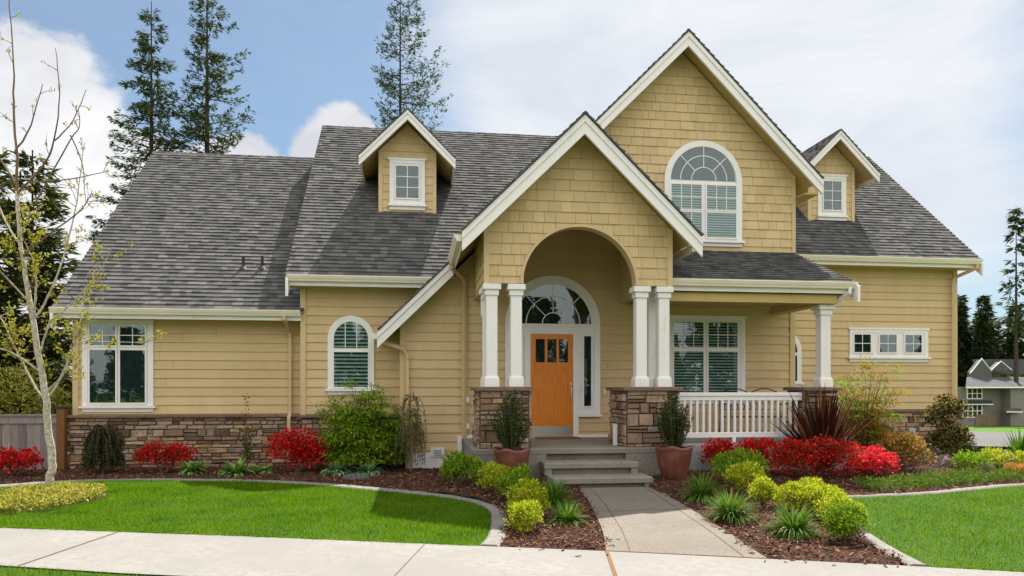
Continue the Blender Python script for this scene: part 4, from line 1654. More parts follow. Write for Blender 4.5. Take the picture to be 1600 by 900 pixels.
# ------------------------------------------------------------------ dormers
def dormer(x0, x1, yw, zb, apx, apz, half, yr, e_sl, e_y, e_z, win):
    """gabled dormer: wall plane yw, rake at yr; roof plane slope e_sl through (e_y,e_z)"""
    d = thing('dormer', None, None, (0, 0, 0))
    d.parent = house
    d.location = -WO['house']
    WO[d.name] = Vector((0, 0, 0))
    cx = (x0 + x1) / 2
    wt = apz - .16 - 1.0 * (x1 - x0) / 2
    mb = MB()
    poly = [(x0, zb), (x1, zb), (x1, wt), (cx, apz - .17), (x0, wt)]
    cells(mb, poly, (0, yw, 0), X, Z, FY, .18, (.16, .34), .005, .016, M['shake'], jit=.25)
    mb.prism(poly, (0, yw, 0), X, Z, FY, -.1, -.004, M['tan'])
    mb.bevbox((x0 - .012, yw - .03, zb - .02), (x0 + .075, yw + .02, wt), M['tan'], .006)
    mb.bevbox((x1 - .075, yw - .03, zb - .02), (x1 + .012, yw + .02, wt), M['tan'], .006)
    for x, nx in ((x0, (-1, 0, 0)), (x1, (1, 0, 0))):
        yb = e_y + (wt - e_z) / e_sl
        pl = [(yw, zb - .02), (yw, wt), (yb + .1, wt)]
        cells(mb, pl, (x, 0, 0), Yv, Z, nx, LAP, None, 0, .014, M['siding'])
        mb.prism(pl, (x, 0, 0), Yv, Z, nx, -.08, -.004, M['tan'])
    P(mb, 'dormer_wall', d)
    ze = apz - half
    yback = lambda z: e_y + (z - e_z) / e_sl
    for s_ in (-1, 1):
        xe = apx + s_ * half
        mb = MB()
        O = Vector((xe, yr, ze))
        dd = Vector((-s_, 0, 0))
        k = math.sqrt(2)
        V = Vector((-s_, 0, 1)) / k
        U = Vector((0, s_, 0)) if s_ < 0 else Vector((0, 1, 0))
        N_ = U.cross(V)
        if N_.z < 0:
            U = -U
            N_ = U.cross(V)
        pl = []
        for x, yy, z in ((apx, yr - .08, apz), (xe, yr - .08, ze), (xe, yback(ze) + .1, ze), (apx, yback(apz) + .1, apz)):
            q = Vector((x, yy, z)) - O
            pl.append((q.dot(U), q.dot(V)))
        cells(mb, pl, O, U, V, N_, .142, (.10, .22), 0, .022, M['shingle'], jit=.3, lo=.006)
        mb.prism(clip(pl, U.y, 0, O.y - yr - .005), O, U, V, N_, -.08, -.012, M['soffit'])
        P(mb, 'dormer_roof', d)
        mb = MB()
        h = .2
        mb.prism([(apx, apz - .025), (xe + s_ * .015, ze - .04), (xe + s_ * .015, ze - .04 - h), (apx, apz - .025 - h)], (0, yr, 0), X, Z, FY, 0, .045, M['white'])
        mb.prism([(apx, apz - .02), (xe + s_ * .015, ze - .035), (xe + s_ * .015, ze - .04 - h * .36), (apx, apz - .025 - h * .36)], (0, yr, 0), X, Z, FY, .045, .065, M['white'])
        P(mb, 'rake_board', d)
        mb = MB()
        mb.box((xe - .02, yr + .01, ze - .17), (xe + .02, yback(ze) - .05, ze - .02), M['cream'])
        P(mb, 'fascia', d)
    wx0, wx1, wz0, wz1 = win
    w = sash_window(wx0, wx1, wz0, wz1, yw, [(wx0 + .14, wx1 - .14, wz0 + .14, wz1 - .16, 2, 3, 0)], .1, .1, sillw=.03)
    w.parent = house
    return d


dormer(-.81, .44, 16.4, 5.50, -.18, 7.63, 1.02, 16.0, .866, 14.4, 3.74, (-.58, .20, 5.66, 6.67))
dormer(9.76, 11.0, 17.2, 5.80, 10.37, 7.95, 1.02, 16.8, .875, 15.9, 4.66, (10.01, 10.77, 5.93, 6.95))

# roof vents
for x, y in ((-3.60, 15.95), (-3.22, 15.97)):
    mb = MB()
    z = 3.10 + .866 * (y - 14.8)
    mb.tube([(x, y, z - .05), (x, y, z + .26)], .03, M['black'], 10)
    mb.tube([(x, y, z - .03), (x, y, z + .05)], [.10, .04], M['black'], 10)
    P(mb, 'vent_pipe')


# porch railing
def railing():
    y = 12.42
    mb = MB()
    mb.bevbox((4.37, y - .045, 1.44), (6.92, y + .045, 1.50), M['white'], .008)
    mb.bevbox((4.37, y - .025, 1.36), (6.92, y + .025, 1.441), M['white'], .005)
    mb.bevbox((4.37, y - .03, .70), (6.92, y + .03, .79), M['white'], .006)
    mb.box((5.6, y - .03, .598), (5.66, y + .03, .70), M['white'])
    r_ = P(mb, 'porch_railing')
    n = 21
    for k in range(n):
        x = 4.48 + (6.82 - 4.48) * k / (n - 1)
        mb = MB()
        mb.box((x - .022, y - .02, .785), (x + .022, y + .02, 1.365), M['white'])
        sub(mb, 'baluster', r_)


railing()
# outlets beside the left pier
for z in (1.30, .78):
    mb = MB()
    mb.bevbox((.965, 13.0 + 1.215, z), (1.03, 14.29, z + .11), M['white'], .006)
    P(mb, 'outlet_box')
mb = MB()
mb.bevbox((11.80, 16.20, .42), (11.98, 16.30, .62), M['greybox'], .012)
P(mb, 'meter_box')
mb = MB()
mb.bevbox((12.8, 16.352, 1.06), (13.0, 16.378, 1.34), M['tan'], .006)
P(mb, 'hatch')

# things on the porch
mb = MB()
mb.bevbox((2.32, 13.72, .601), (3.16, 14.12, .622), M['mat'], .006)
tag(mb.build('doormat'), 'brown coir doormat lying on the porch slab before the front door', 'doormat')


def bench():
    b = thing('garden_bench', 'black wrought-iron bench with a double-humped scroll back behind the white porch railing', 'bench', (6.55, 13.55, .6))
    K = M['black']
    x0, x1, yb, yf = -.62, .62, .12, -.32
    mb = MB()
    hump = []
    for k in range(25):
        t = k / 24
        hump.append((x0 + (x1 - x0) * t, yb + .05, .86 + .11 * abs(math.sin(PI * 2 * t)) ** .8))
    mb.tube(hump, .012, K, 6)
    mb.tube([(x0, yb + .05, .86), (x0, yb, .42)], .014, K, 6)
    mb.tube([(x1, yb + .05, .86), (x1, yb, .42)], .014, K, 6)
    mb.tube([(x0, yb + .02, .56), (x1, yb + .02, .56)], .01, K, 6)
    for k in range(9):
        x = x0 + (x1 - x0) * (k + .5) / 9
        pts = [(x + .03 * math.sin(q * 1.3), yb + .02 + .03 * q / 6, .56 + .05 * q) for q in range(7)]
        mb.tube(pts, .008, K, 5)
    mb.build('backrest', b, local=True)
    mb = MB()
    for k in range(8):
        y = yf + (yb - yf) * k / 7
        mb.box((x0, y - .018, .415), (x1, y + .018, .43), K)
    mb.build('seat', b, local=True)
    for sx in (x0, x1):
        mb = MB()
        mb.tube([(sx, yf, 0), (sx, yf + .02, .22), (sx, yf, .44), (sx, yf, .64), (sx, yf + .12, .68), (sx, yb + .04, .66)], .014, K, 6)
        mb.build('armrest', b, local=True)
        mb = MB()
        mb.tube([(sx, yb, .44), (sx, yb + .05, 0)], .014, K, 6)
        mb.build('leg', b, local=True)


bench()
mb = MB()
mb.tube([(1.13, 12.62, 3.28), (1.13, 12.62, 3.14), (1.13, 12.62, 2.84)], .016, M['white'], 6)
mb.tube([(1.13, 12.62, 2.84), (1.15, 12.62, 2.80), (1.17, 12.62, 2.83)], .012, M['white'], 6)
P(mb, 'hanging_hook')

# ================================================================== FENCE


def fence():
    f = thing('fence', 'weathered grey board fence with a brown end post left of the tan house', 'fence', (-9.5, 15.15, 0))
    mb = MB()
    x = -6.86
    k = 0
    while x > -15:
        w = .138
        mb.box((x - w, 15.12 + .004 * (k % 2), -.05), (x, 15.145, 1.04 + random.uniform(-.004, .004)), M['fence'])
        x -= w + .004
        k += 1
    mb.build('boards', f).location = -WO['fence']
    mb = MB()
    mb.bevbox((-15, 15.07, 1.035), (-6.86, 15.21, 1.075), M['fence'], .006)
    mb.box((-15, 15.095, .90), (-6.86, 15.119, 1.034), M['fence'])
    mb.build('cap_rail', f).location = -WO['fence']
    mb = MB()
    mb.bevbox((-6.862, 15.06, -.1), (-6.715, 15.21, 1.19), M['post'], .008)
    p = mb.build('post', f)
    mb = MB()
    mb.bevbox((-6.88, 15.04, 1.19), (-6.70, 15.23, 1.225), M['black'], .008)
    mb.build('post_cap', p)
    for xx in (-9.3, -11.7, -14.1):
        mb = MB()
        mb.bevbox((xx - .05, 15.15, -.1), (xx + .05, 15.25, 1.03), M['fence'], .006)
        mb.build('post', f)


fence()

# ================================================================== PLANTS


def rv(rg):
    while True:
        v = Vector((rg.uniform(-1, 1), rg.uniform(-1, 1), rg.uniform(-1, 1)))
        if .05 < v.length < 1:
            return v.normalized()


def lobes(rg, w, d, h, n, r=(.22, .38), zb=.0):
    """lumps spread over a dome w x d x h"""
    L = []
    for _ in range(n):
        a = rg.uniform(0, 2 * PI)
        el = math.asin(rg.uniform(-.75, 1))
        q = rg.uniform(.6, 1)
        rr = rg.uniform(*r) * min(w, h * 1.2)
        L.append((Vector((math.cos(a) * math.cos(el) * (w / 2 - rr * .6) * q, math.sin(a) * math.cos(el) * (d / 2 - rr * .6) * q, zb + max(rr * .7, h * .42 + math.sin(el) * (h * .55 - rr * .7) * q))), rr))
    return L


def bush(name, label, cat, x, y, w, h, mat, n, leaf_l=.05, leaf_w=.03, seed=1, d=None, nl=14, r=(.22, .38), group=None, upb=.3, flower=None, nf=0, fl=.05, z=None, stems=6, zb=0.0, rnd=.8, twig=None, fold=.15):
    rg = random.Random(seed)
    d = d or w
    z = bump_h(x, y) + .01 if z is None else z
    t = thing(name, label, cat, (x, y, z), group)
    Ls = lobes(rg, w, d, h, nl, r, zb)
    mb = MB()

    def put(mb, mat, n, L_, W_, push):
        for _ in range(n):
            c, rr = Ls[rg.randrange(len(Ls))]
            dr = rv(rg)
            if dr.z < -.5:
                dr.z = -dr.z
            rad = rr * (rg.random() ** .35) * push
            p = c + Vector((dr.x * rad, dr.y * rad, dr.z * rad * .9))
            if p.z < .015:
                p.z = rg.uniform(.015, .06)
            k = rg.uniform(.7, 1.3)
            dd = dr * .8 + rv(rg) * rnd + Vector((0, 0, upb))
            mb.leaf(p, dd, rv(rg) * .6 + Vector((0, 0, 1)), L_ * k, W_ * k, mat, fold)
    put(mb, mat, n, leaf_l, leaf_w, 1.0)
    mb.build('foliage', t, local=True)
    if flower:
        mb = MB()
        put(mb, flower, nf, fl, fl * .85, 1.08)
        mb.build('blossom', t, local=True)
    mb = MB()
    for _ in range(stems):
        c, rr = Ls[rg.randrange(len(Ls))]
        mb.tube([(rg.uniform(-.04, .04), rg.uniform(-.04, .04), -.03), tuple(c * .5 + Vector((0, 0, .02))), tuple(c)], [.012, .009, .004], twig or M['twig'], 5)
    mb.build('stem', t, local=True)
    return t


def blades(name, label, cat, x, y, n, L, w, mat, seed=1, spread=.9, arch=1.0, mat2=None, p2=0.0, z=None, group=None, seg=5, base=.05, lean=(0.1, 1.0), flat=1.0):
    """clump of strap leaves"""
    rg = random.Random(seed)
    z = bump_h(x, y) + .01 if z is None else z
    t = thing(name, label, cat, (x, y, z), group)
    mbs = {mat: MB()}
    if mat2:
        mbs[mat2] = MB()
    for _ in range(n):
        mm = mat2 if mat2 and rg.random() < p2 else mat
        a = rg.uniform(0, 2 * PI)
        ln = rg.uniform(*lean) * spread
        l = L * rg.uniform(.5, 1.1)
        dirh = Vector((math.cos(a), math.sin(a) * flat, 0))
        sd = Vector((-math.sin(a), math.cos(a), 0))
        p = dirh * rg.uniform(0, base) + Vector((0, 0, -.01))
        el = PI / 2 - ln * .8
        vs, fs = [], []
        for k in range(seg + 1):
            tt = k / seg
            ww = w * (1 - tt ** 2.2) * (.55 + .9 * min(tt * 3, .5)) / 2 + .0006
            vs += [p - sd * ww, p + sd * ww]
            e2 = el - arch * ln * tt * 1.25
            p = p + (dirh * math.cos(e2) + Vector((0, 0, math.sin(e2)))) * l / seg
            if p.z < .005:
                p.z = .005
        for k in range(seg):
            fs.append((2 * k, 2 * k + 1, 2 * k + 3, 2 * k + 2))
        mbs[mm].add(vs, fs, mm)
    for i, (m_, b_) in enumerate(mbs.items()):
        if b_.v:
            b_.build('leaf_blades' if i == 0 else 'pale_blades', t, local=True)
    return t


AZ_ = 'azalea shrubs'
bush('azalea_shrub', 'red azalea by the grey board fence, leftmost of the red shrubs', 'shrub', -7.05, 14.0, 1.0, .52, M['azalea_leaf'], 500, .05, .025, 101, d=.7, flower=M['azalea_red'], nf=1700, fl=.05, group=AZ_)
bush('azalea_shrub', 'loose red azalea against the stone base below the long blank siding', 'shrub', -4.62, 14.25, 1.2, .58, M['azalea_leaf'], 800, .05, .025, 102, d=.7, flower=M['azalea_red'], nf=1500, fl=.048, group=AZ_)
bush('azalea_shrub', 'bright red azalea at the foot of the tan downspout on the stone base', 'shrub', -2.19, 13.85, 1.12, .82, M['azalea_leaf'], 700, .05, .025, 103, d=.8, flower=M['azalea_red'], nf=2600, fl=.052, group=AZ_)
bush('azalea_shrub', 'dark red azalea directly in front of the porch railing beside the right pot', 'shrub', 5.5, 11.7, 1.65, .62, M['azalea_leaf'], 1000, .05, .025, 104, d=.8, flower=M['azalea_red'], nf=2600, fl=.048, group=AZ_)
bush('azalea_shrub', 'broad deep red azalea in front of the purple spiky plant', 'shrub', 6.42, 11.15, 1.6, .68, M['azalea_leaf'], 2000, .05, .025, 105, d=.9, flower=M['azalea_red'], nf=3000, fl=.045, group=AZ_)
bush('azalea_shrub', 'pinkish red azalea, paler than the deep red one it touches on its left', 'shrub', 7.62, 11.45, 1.0, .52, M['azalea_leaf'], 500, .05, .025, 106, d=.8, flower=M['azalea_pink'], nf=2000, fl=.05, group=AZ_)


# weeping dark evergreen
def weeper(name, label, x, y, w, h, mat, nb, seed, trunk_r=.02, leaf_l=.05, leaf_w=.022, dens=26, z=None, top=.25, droop=1.0):
    rg = random.Random(seed)
    z = bump_h(x, y) if z is None else z
    t = thing(name, label, 'shrub', (x, y, z))
    tr, fo = MB(), MB()
    tr.tube([(0, 0, -.05), (.02, .01, h * .35), (-.02, 0, h * .7), (0, 0, h * .96)], [trunk_r, trunk_r * .9, trunk_r * .7, trunk_r * .4], M['twig'], 6)
    for _ in range(nb):
        a = rg.uniform(0, 2 * PI)
        out = w / 2 * rg.uniform(.35, 1)
        z0 = h * rg.uniform(1 - top - .3, .97)
        zend = max(.04, z0 - h * rg.uniform(.35, 1) * droop)
        pts = []
        for k in range(7):
            q = k / 6
            rr = out * (1 - (1 - q) ** 2.2)
            zz = z0 + .10 * h * math.sin(min(1, q * 2.2) * PI / 2) - (z0 - zend) * q ** 1.7
            pts.append(Vector((math.cos(a) * rr + rg.uniform(-.012, .012), math.sin(a) * rr, zz)))
        tr.tube(pts, [.006, .006, .005, .004, .004, .003, .002], M['twig'], 4)
        for _ in range(dens):
            q = rg.uniform(.12, 1) * 5.999
            i = int(q)
            p = pts[i].lerp(pts[i + 1], q - i)
            dd = (pts[i + 1] - pts[i]).normalized() * .6 + rv(rg) * .8
            fo.leaf(p + rv(rg) * .012, dd, rv(rg), leaf_l * rg.uniform(.7, 1.3), leaf_w, mat)
    fo.build('foliage', t, local=True)
    tr.build('stem', t, local=True)
    return t


weeper('weeping_shrub', 'dense dark green weeping shrub against the stone base near the fence', -5.70, 14.25, .74, .90, M['dark_leaf'], 150, 201, dens=55)
weeper('weeping_shrub', 'thin grey-green weeping tree trained beside the downspout right of the big green shrub', -.10, 13.6, .62, 1.55, M['weep'], 34, 202, dens=34, leaf_l=.05, leaf_w=.02)


def sapling(x, y, h, seed):
    rg = random.Random(seed)
    t = thing('young_shrub', 'tall thin twiggy shrub with sparse leaves between two hostas at the stone base', 'shrub', (x, y, bump_h(x, y)))
    tr, fo = MB(), MB()
    for k in range(5):
        a = rg.uniform(0, 2 * PI)
        L_ = h * (1 if k == 0 else rg.uniform(.45, .8))
        lean = .04 if k == 0 else rg.uniform(.06, .2)
        pts = [Vector((math.cos(a) * lean * q * q + rg.uniform(-.01, .01), math.sin(a) * lean * q * q, L_ * q)) for q in (0, .25, .5, .75, 1)]
        tr.tube(pts, [.01, .008, .006, .005, .003], M['twig'], 5)
        for _ in range(90):
            q = rg.uniform(.2, 1) * 3.999
            i = int(q)
            p = pts[i].lerp(pts[i + 1], q - i)
            d_ = rv(rg) + Vector((0, 0, .3))
            fo.leaf(p + d_ * rg.uniform(0, .10), d_, rv(rg), .045, .025, M['boxwood'] if rg.random() < .75 else M['amber_leaf'])
    fo.build('foliage', t, local=True)
    tr.build('stem', t, local=True)


sapling(-3.17, 14.35, 1.45, 301)
HG = 'hostas along the stone base'
blades('hosta_plant', 'light green hosta just right of the loose red azalea', 'plant', -4.05, 13.95, 120, 0.38, 0.088, M['hosta'], 401, .95, 1.9, lean=(.35, 1.15), group=HG)
blades('hosta_plant', 'light green hosta in front of the tall twiggy shrub', 'plant', -3.18, 13.55, 130, 0.40, 0.088, M['hosta'], 402, .95, 1.9, lean=(.3, 1.15), group=HG)
blades('hosta_plant', 'small green hosta tucked against the left side of the bright red azalea', 'plant', -2.80, 13.9, 80, 0.27, 0.068, M['hosta'], 403, .95, 1.9, lean=(.35, 1.15), group=HG)
blades('hosta_plant', 'blue-green hosta right of the bright red azalea under the arched window', 'plant', -1.42, 13.5, 150, 0.38, 0.082, M['hosta_blue'], 404, .95, 1.9, lean=(.4, 1.15), group=HG)
blades('hosta_plant', 'blue-green hosta in front of the big green laceleaf shrub', 'plant', -.86, 13.4, 150, 0.36, 0.075, M['hosta_blue'], 405, .95, 1.9, lean=(.4, 1.15), group=HG)


# big laceleaf shrub: layered fans of narrow leaves
def layered(name, label, x, y, w, h, mat, n_fans, seed, per=26, leaf_l=.075, leaf_w=.02, z=None, d=None, trunk=True, hollow=.55, cat='shrub', mats=None, lift=.0, trunk_h=.3):
    rg = random.Random(seed)
    z = bump_h(x, y) if z is None else z
    d = d or w
    t = thing(name, label, cat, (x, y, z))
    tr, fo = MB(), MB()
    for _ in range(n_fans):
        a = rg.uniform(0, 2 * PI)
        el = math.asin(rg.uniform(-.05, 1))
        q = rg.uniform(hollow, 1) * (1 + .16 * math.sin(a * 3 + el * 4))
        c = Vector((math.cos(a) * math.cos(el) * w / 2 * q, math.sin(a) * math.cos(el) * d / 2 * q, lift + .08 + (h - lift - .08) * (.12 + .88 * math.sin(max(0, el)) ** .8) * q))
        out = Vector((c.x, c.y, 0)).normalized() * .8 + Vector((0, 0, -.25))
        if rg.random() < .35:
            tr.tube([(rg.uniform(-.05, .05), 0, trunk_h * .4), tuple(c * .55 + Vector((0, 0, .12 * h))), tuple(c)], [.012, .007, .003], M['twig'], 4)
        mm = mat if not mats else rg.choice(mats)
        for k in range(per):
            p = c + Vector((rg.gauss(0, .085), rg.gauss(0, .085), rg.gauss(0, .02)))
            dd = out + rv(rg) * .75
            fo.leaf(p, dd, Vector((0, 0, 1)) + rv(rg) * .3, leaf_l * rg.uniform(.6, 1.2), leaf_w, mm)
    if trunk:
        tr.tube([(0, 0, -.05), (.03, .02, trunk_h * .5), (0, .01, trunk_h)], [.03, .025, .018], M['twig'], 6)
    fo.build('foliage', t, local=True)
    tr.build('stem', t, local=True)
    return t


layered('laceleaf_shrub', 'large rounded bright green laceleaf shrub below the arched window', -.98, 14.05, 1.80, 1.58, M['maple_leaf'], 420, 501, 34, .09, .028, d=1.15)

# garden rock
def rock(name, label, x, y, w, d, h, seed, mat):
    mb = MB()
    n, m_ = 12, 6
    vs, fs = [], []
    for j in range(m_ + 1):
        el = PI / 2 * j / m_
        for i in range(n):
            a = 2 * PI * i / n
            k = 1 + .28 * mnoise.noise(Vector((math.cos(a) * 1.4 + seed, math.sin(a) * 1.4, el * 1.5)))
            vs.append((math.cos(a) * math.cos(el) * w / 2 * k, math.sin(a) * math.cos(el) * d / 2 * k, math.sin(el) * h * k - .03))
    for j in range(m_):
        for i in range(n):
            fs.append((j * n + i, j * n + (i + 1) % n, (j + 1) * n + (i + 1) % n, (j + 1) * n + i))
    mb.add(vs, fs, mat)
    o = mb.build(name)
    o.location = (x, y, bump_h(x, y) + .01)
    tag(o, label, 'rock')


rock('garden_rock', 'flat grey rock lying in the dark mulch behind the left lawn', -1.02, 12.75, .52, .3, .14, 1, M['rock'])
for k, (x, y, w, h, lb) in enumerate(((9.85, 12.5, .5, .26, 'brownish rock under the copper-leaved shrub in the right bed'), (10.5, 12.3, .34, .2, 'small pale rock right of the brownish one in the right bed'), (11.25, 12.7, .6, .34, 'long pale rock at the far right edge of the right bed'), (10.2, 13.5, .5, .5, 'tall pinkish rock leaning by the stone house base'))):
    rock('garden_rock', lb, x, y, w, .34, h, 5 + k * 3, M['bank_rock'])

# golden and lime mounds left of the path
GG = 'golden mounds along the path'
bush('golden_shrub', 'lime-green feathery shrub in front of the left end of the porch slab', 'shrub', .66, 11.15, 0.63, 0.54, M['lime'], 2720, .05, .022, 601, upb=.9, nl=24, r=(.15, .26), group=GG)
bush('golden_shrub', 'small lime shrub just right of the feathery one below the slab corner', 'shrub', .96, 10.85, 0.39, 0.41, M['lime'], 1280, .045, .02, 602, upb=.8, nl=20, r=(.15, .26), group=GG)
bush('golden_shrub', 'yellow-green mound in the middle of the left row, below the left pot', 'shrub', 1.10, 10.25, 0.48, 0.45, M['gold'], 1920, .042, .02, 603, upb=.6, nl=22, r=(.15, .26), group=GG)
bush('golden_shrub', 'lime mound in the left row touching the tufts by the steps', 'shrub', 1.34, 9.75, 0.57, 0.52, M['lime'], 2720, .042, .02, 604, upb=.6, nl=26, r=(.15, .26), group=GG)
bush('golden_shrub', 'largest bright yellow ball in the left row, second nearest the sidewalk', 'shrub', 1.31, 8.60, 0.52, 0.48, M['gold'], 3680, .036, .018, 605, upb=.4, nl=30, r=(.15, .26), group=GG)
bush('golden_shrub', 'bright yellow ball nearest the sidewalk in the left row', 'shrub', 1.16, 7.75, 0.39, 0.39, M['gold'], 2720, .034, .017, 606, upb=.4, nl=26, r=(.15, .26), group=GG)
# right row
GR = 'clipped yellow mounds along the right bed'
bush('spirea_shrub', 'large lime-green spirea below the dark red azalea beside the right pot', 'shrub', 4.86, 10.55, .85, .55, M['lime'], 2600, .05, .024, 607, upb=.6, nl=16)
bush('golden_shrub', 'feathery yellow-green bush between the lime spirea and a grass tuft', 'shrub', 4.58, 9.75, 0.57, 0.50, M['gold'], 2560, .045, .02, 608, upb=.9, nl=24, r=(.15, .26), group=GR)
bush('golden_shrub', 'yellow ball at the left end of the right-hand clipped row', 'shrub', 4.44, 8.9, 0.41, 0.41, M['gold'], 2560, .034, .017, 609, upb=.4, nl=26, r=(.15, .26), group=GR)
bush('golden_shrub', 'second yellow ball from the left in the right-hand row', 'shrub', 4.64, 8.55, 0.43, 0.41, M['gold'], 2560, .034, .017, 610, upb=.4, nl=26, r=(.15, .26), group=GR)
bush('golden_shrub', 'rear yellow ball of the right-hand row, at the lawn edge below the red azaleas', 'shrub', 5.02, 8.75, 0.46, 0.43, M['gold'], 2720, .034, .017, 611, upb=.4, nl=26, r=(.15, .26), group=GR)
bush('golden_shrub', 'yellow ball in the middle of the right-hand row behind the broad grass tuft', 'shrub', 4.86, 8.1, 0.48, 0.43, M['gold'], 2880, .034, .017, 612, upb=.4, nl=28, r=(.15, .26), group=GR)
bush('golden_shrub', 'second nearest yellow ball of the right-hand row', 'shrub', 4.66, 7.45, 0.43, 0.41, M['gold'], 2880, .034, .017, 613, upb=.4, nl=28, r=(.15, .26), group=GR)
bush('golden_shrub', 'nearest and roundest yellow ball, at the lower end of the right-hand row by the kerb', 'shrub', 4.34, 6.88, 0.48, 0.43, M['lime'], 4000, .032, .016, 614, upb=.3, nl=32, r=(.15, .26), group=GR)
bush('golden_shrub', 'yellow ball squeezed between the second and third from the left of the right-hand row', 'shrub', 4.78, 8.32, .42, .40, M['gold'], 2700, .034, .017, 615, upb=.4, nl=28, r=(.15, .26), group=GR)
bush('golden_shrub', 'yellow ball just behind the second nearest one of the right-hand row', 'shrub', 4.74, 7.78, .44, .42, M['gold'], 2800, .034, .017, 616, upb=.4, nl=28, r=(.15, .26), group=GR)
# strap-leaf tufts
TG = 'strap-leaf tufts along the path'
blades('strap_tuft', 'dark green strap-leaf tuft left of the steps', 'plant', 1.78, 9.35, 586, 0.42, .0165, M['strap'], 701, 1.05, 1.7, lean=(.15, 1.1), mat2=M['straw'], p2=0.04, group=TG)
blades('strap_tuft', 'strap-leaf tuft with straw-coloured leaves in front of the darker one left of the path', 'plant', 1.70, 8.15, 469, 0.32, .0165, M['strap'], 702, 1.16, 1.7, lean=(.15, 1.1), mat2=M['straw'], p2=0.10, group=TG)
blades('strap_tuft', 'strap-leaf tuft below the right pot, farthest of the right-hand tufts', 'plant', 3.88, 9.55, 586, 0.42, .0165, M['strap'], 703, 1.05, 1.7, lean=(.15, 1.1), mat2=M['straw'], p2=0.05, group=TG)
blades('strap_tuft', 'spiky strap-leaf tuft beside the path, middle of the three right-hand tufts', 'plant', 3.62, 8.05, 625, 0.42, .0165, M['strap'], 704, 0.89, 1.7, lean=(.15, 1.1), mat2=M['straw'], p2=0.05, group=TG)
blades('strap_tuft', 'broad strap-leaf tuft left of the roundest yellow ball, nearest of the right-hand tufts', 'plant', 3.95, 7.25, 625, 0.40, .0165, M['strap'], 705, 1.21, 1.7, lean=(.15, 1.1), mat2=M['straw'], p2=0.05, group=TG)
# purple spiky plant
blades('phormium_plant', 'big purple-bronze phormium with sword leaves before the right porch pier', 'plant', 7.05, 11.95, 190, 1.42, .075, M['phormium'], 801, .95, .34, M['phormium_tan'], .14, z=.18, seg=6, base=.14, lean=(.04, 1.0), flat=.6)

# ------------------------------------------------------------------ pots
def pot(x, y, label, src=None):
    t = thing('planter_pot', label, 'pot', (x, y, bump_h(x, y) + .0), 'terracotta pots flanking the steps')
    # square-shouldered flared pot with softened corners and lightly scooped rim
    prof = [(.155, 0), (.17, .02), (.20, .16), (.235, .32), (.262, .46), (.27, .50)]
    n = 32
    mb = MB()
    vs, fs = [], []

    def ring(r, z, scoop=0.0):
        for k in range(n):
            a = 2 * PI * k / n + PI / 4
            c, s_ = math.cos(a), math.sin(a)
            p = 5.0
            q = (abs(c) ** p + abs(s_) ** p) ** (-1 / p)
            x_, y_ = r * c * q, r * s_ * q
            rot = R(20)
            vs.append((x_ * math.cos(rot) - y_ * math.sin(rot), x_ * math.sin(rot) + y_ * math.cos(rot), z + scoop * (q - 1.0) * .18))
    for r, z in prof:
        ring(r * .92, z, 1 if z > .45 else 0)
    ring(.235 * .92, .505, 1)
    ring(.225 * .92, .43, 0)
    m_ = len(prof) + 2
    for j in range(m_ - 1):
        for k in range(n):
            fs.append((j * n + k, j * n + (k + 1) % n, (j + 1) * n + (k + 1) % n, (j + 1) * n + k))
    fs.append(tuple(range(n))[::-1])
    mb.add(vs, fs, M['pot'])
    b = mb.build('pot_body', t, local=True, smooth=True)
    mb = MB()
    mb.add([(.20 * math.cos(2 * PI * k / 20), .20 * math.sin(2 * PI * k / 20), .44) for k in range(20)], [tuple(range(20))], M['soil'])
    mb.build('soil', t, local=True)
    return t


p1 = pot(1.47, 11.2, 'terracotta pot left of the steps, holding a dark boxwood')
p2 = pot(4.06, 11.15, 'terracotta pot right of the steps before the stone pier, holding a dark boxwood')
SB = 'boxwoods in the terracotta pots'


def pot_shrub(x, y, label, h, w, seed):
    rg = random.Random(seed)
    t = thing('boxwood_shrub', label, 'shrub', (x, y, bump_h(x, y) + .43), SB)
    fo, tr = MB(), MB()
    for k in range(84):
        a = rg.uniform(0, 2 * PI)
        top = h * rg.uniform(.35, 1)
        out = w / 2 * math.sin(min(1, (1.12 - top / h) * 1.5) * PI / 2) * rg.uniform(.3, 1.15)
        pts = [Vector((0, 0, 0)) + Vector((math.cos(a), math.sin(a), 0)) * .03, Vector((math.cos(a) * out * .7, math.sin(a) * out * .7, top * .5)), Vector((math.cos(a) * out, math.sin(a) * out, top))]
        tr.tube(pts, [.007, .005, .002], M['twig'], 4)
        for _ in range(52):
            q = rg.uniform(.25, 1)
            p = pts[0].lerp(pts[1], q * 2) if q < .5 else pts[1].lerp(pts[2], q * 2 - 1)
            d_ = rv(rg) + Vector((0, 0, .5))
            fo.leaf(p + rv(rg) * rg.uniform(0, .05), d_, rv(rg), .042 * rg.uniform(.7, 1.2), .024, M['boxwood'])
    fo.build('foliage', t, local=True)
    tr.build('stem', t, local=True)


pot_shrub(1.47, 11.2, 'upright dark boxwood growing in the pot left of the steps', 1.0, .60, 811)
pot_shrub(4.06, 11.15, 'upright dark boxwood growing in the pot right of the steps', .94, .64, 812)

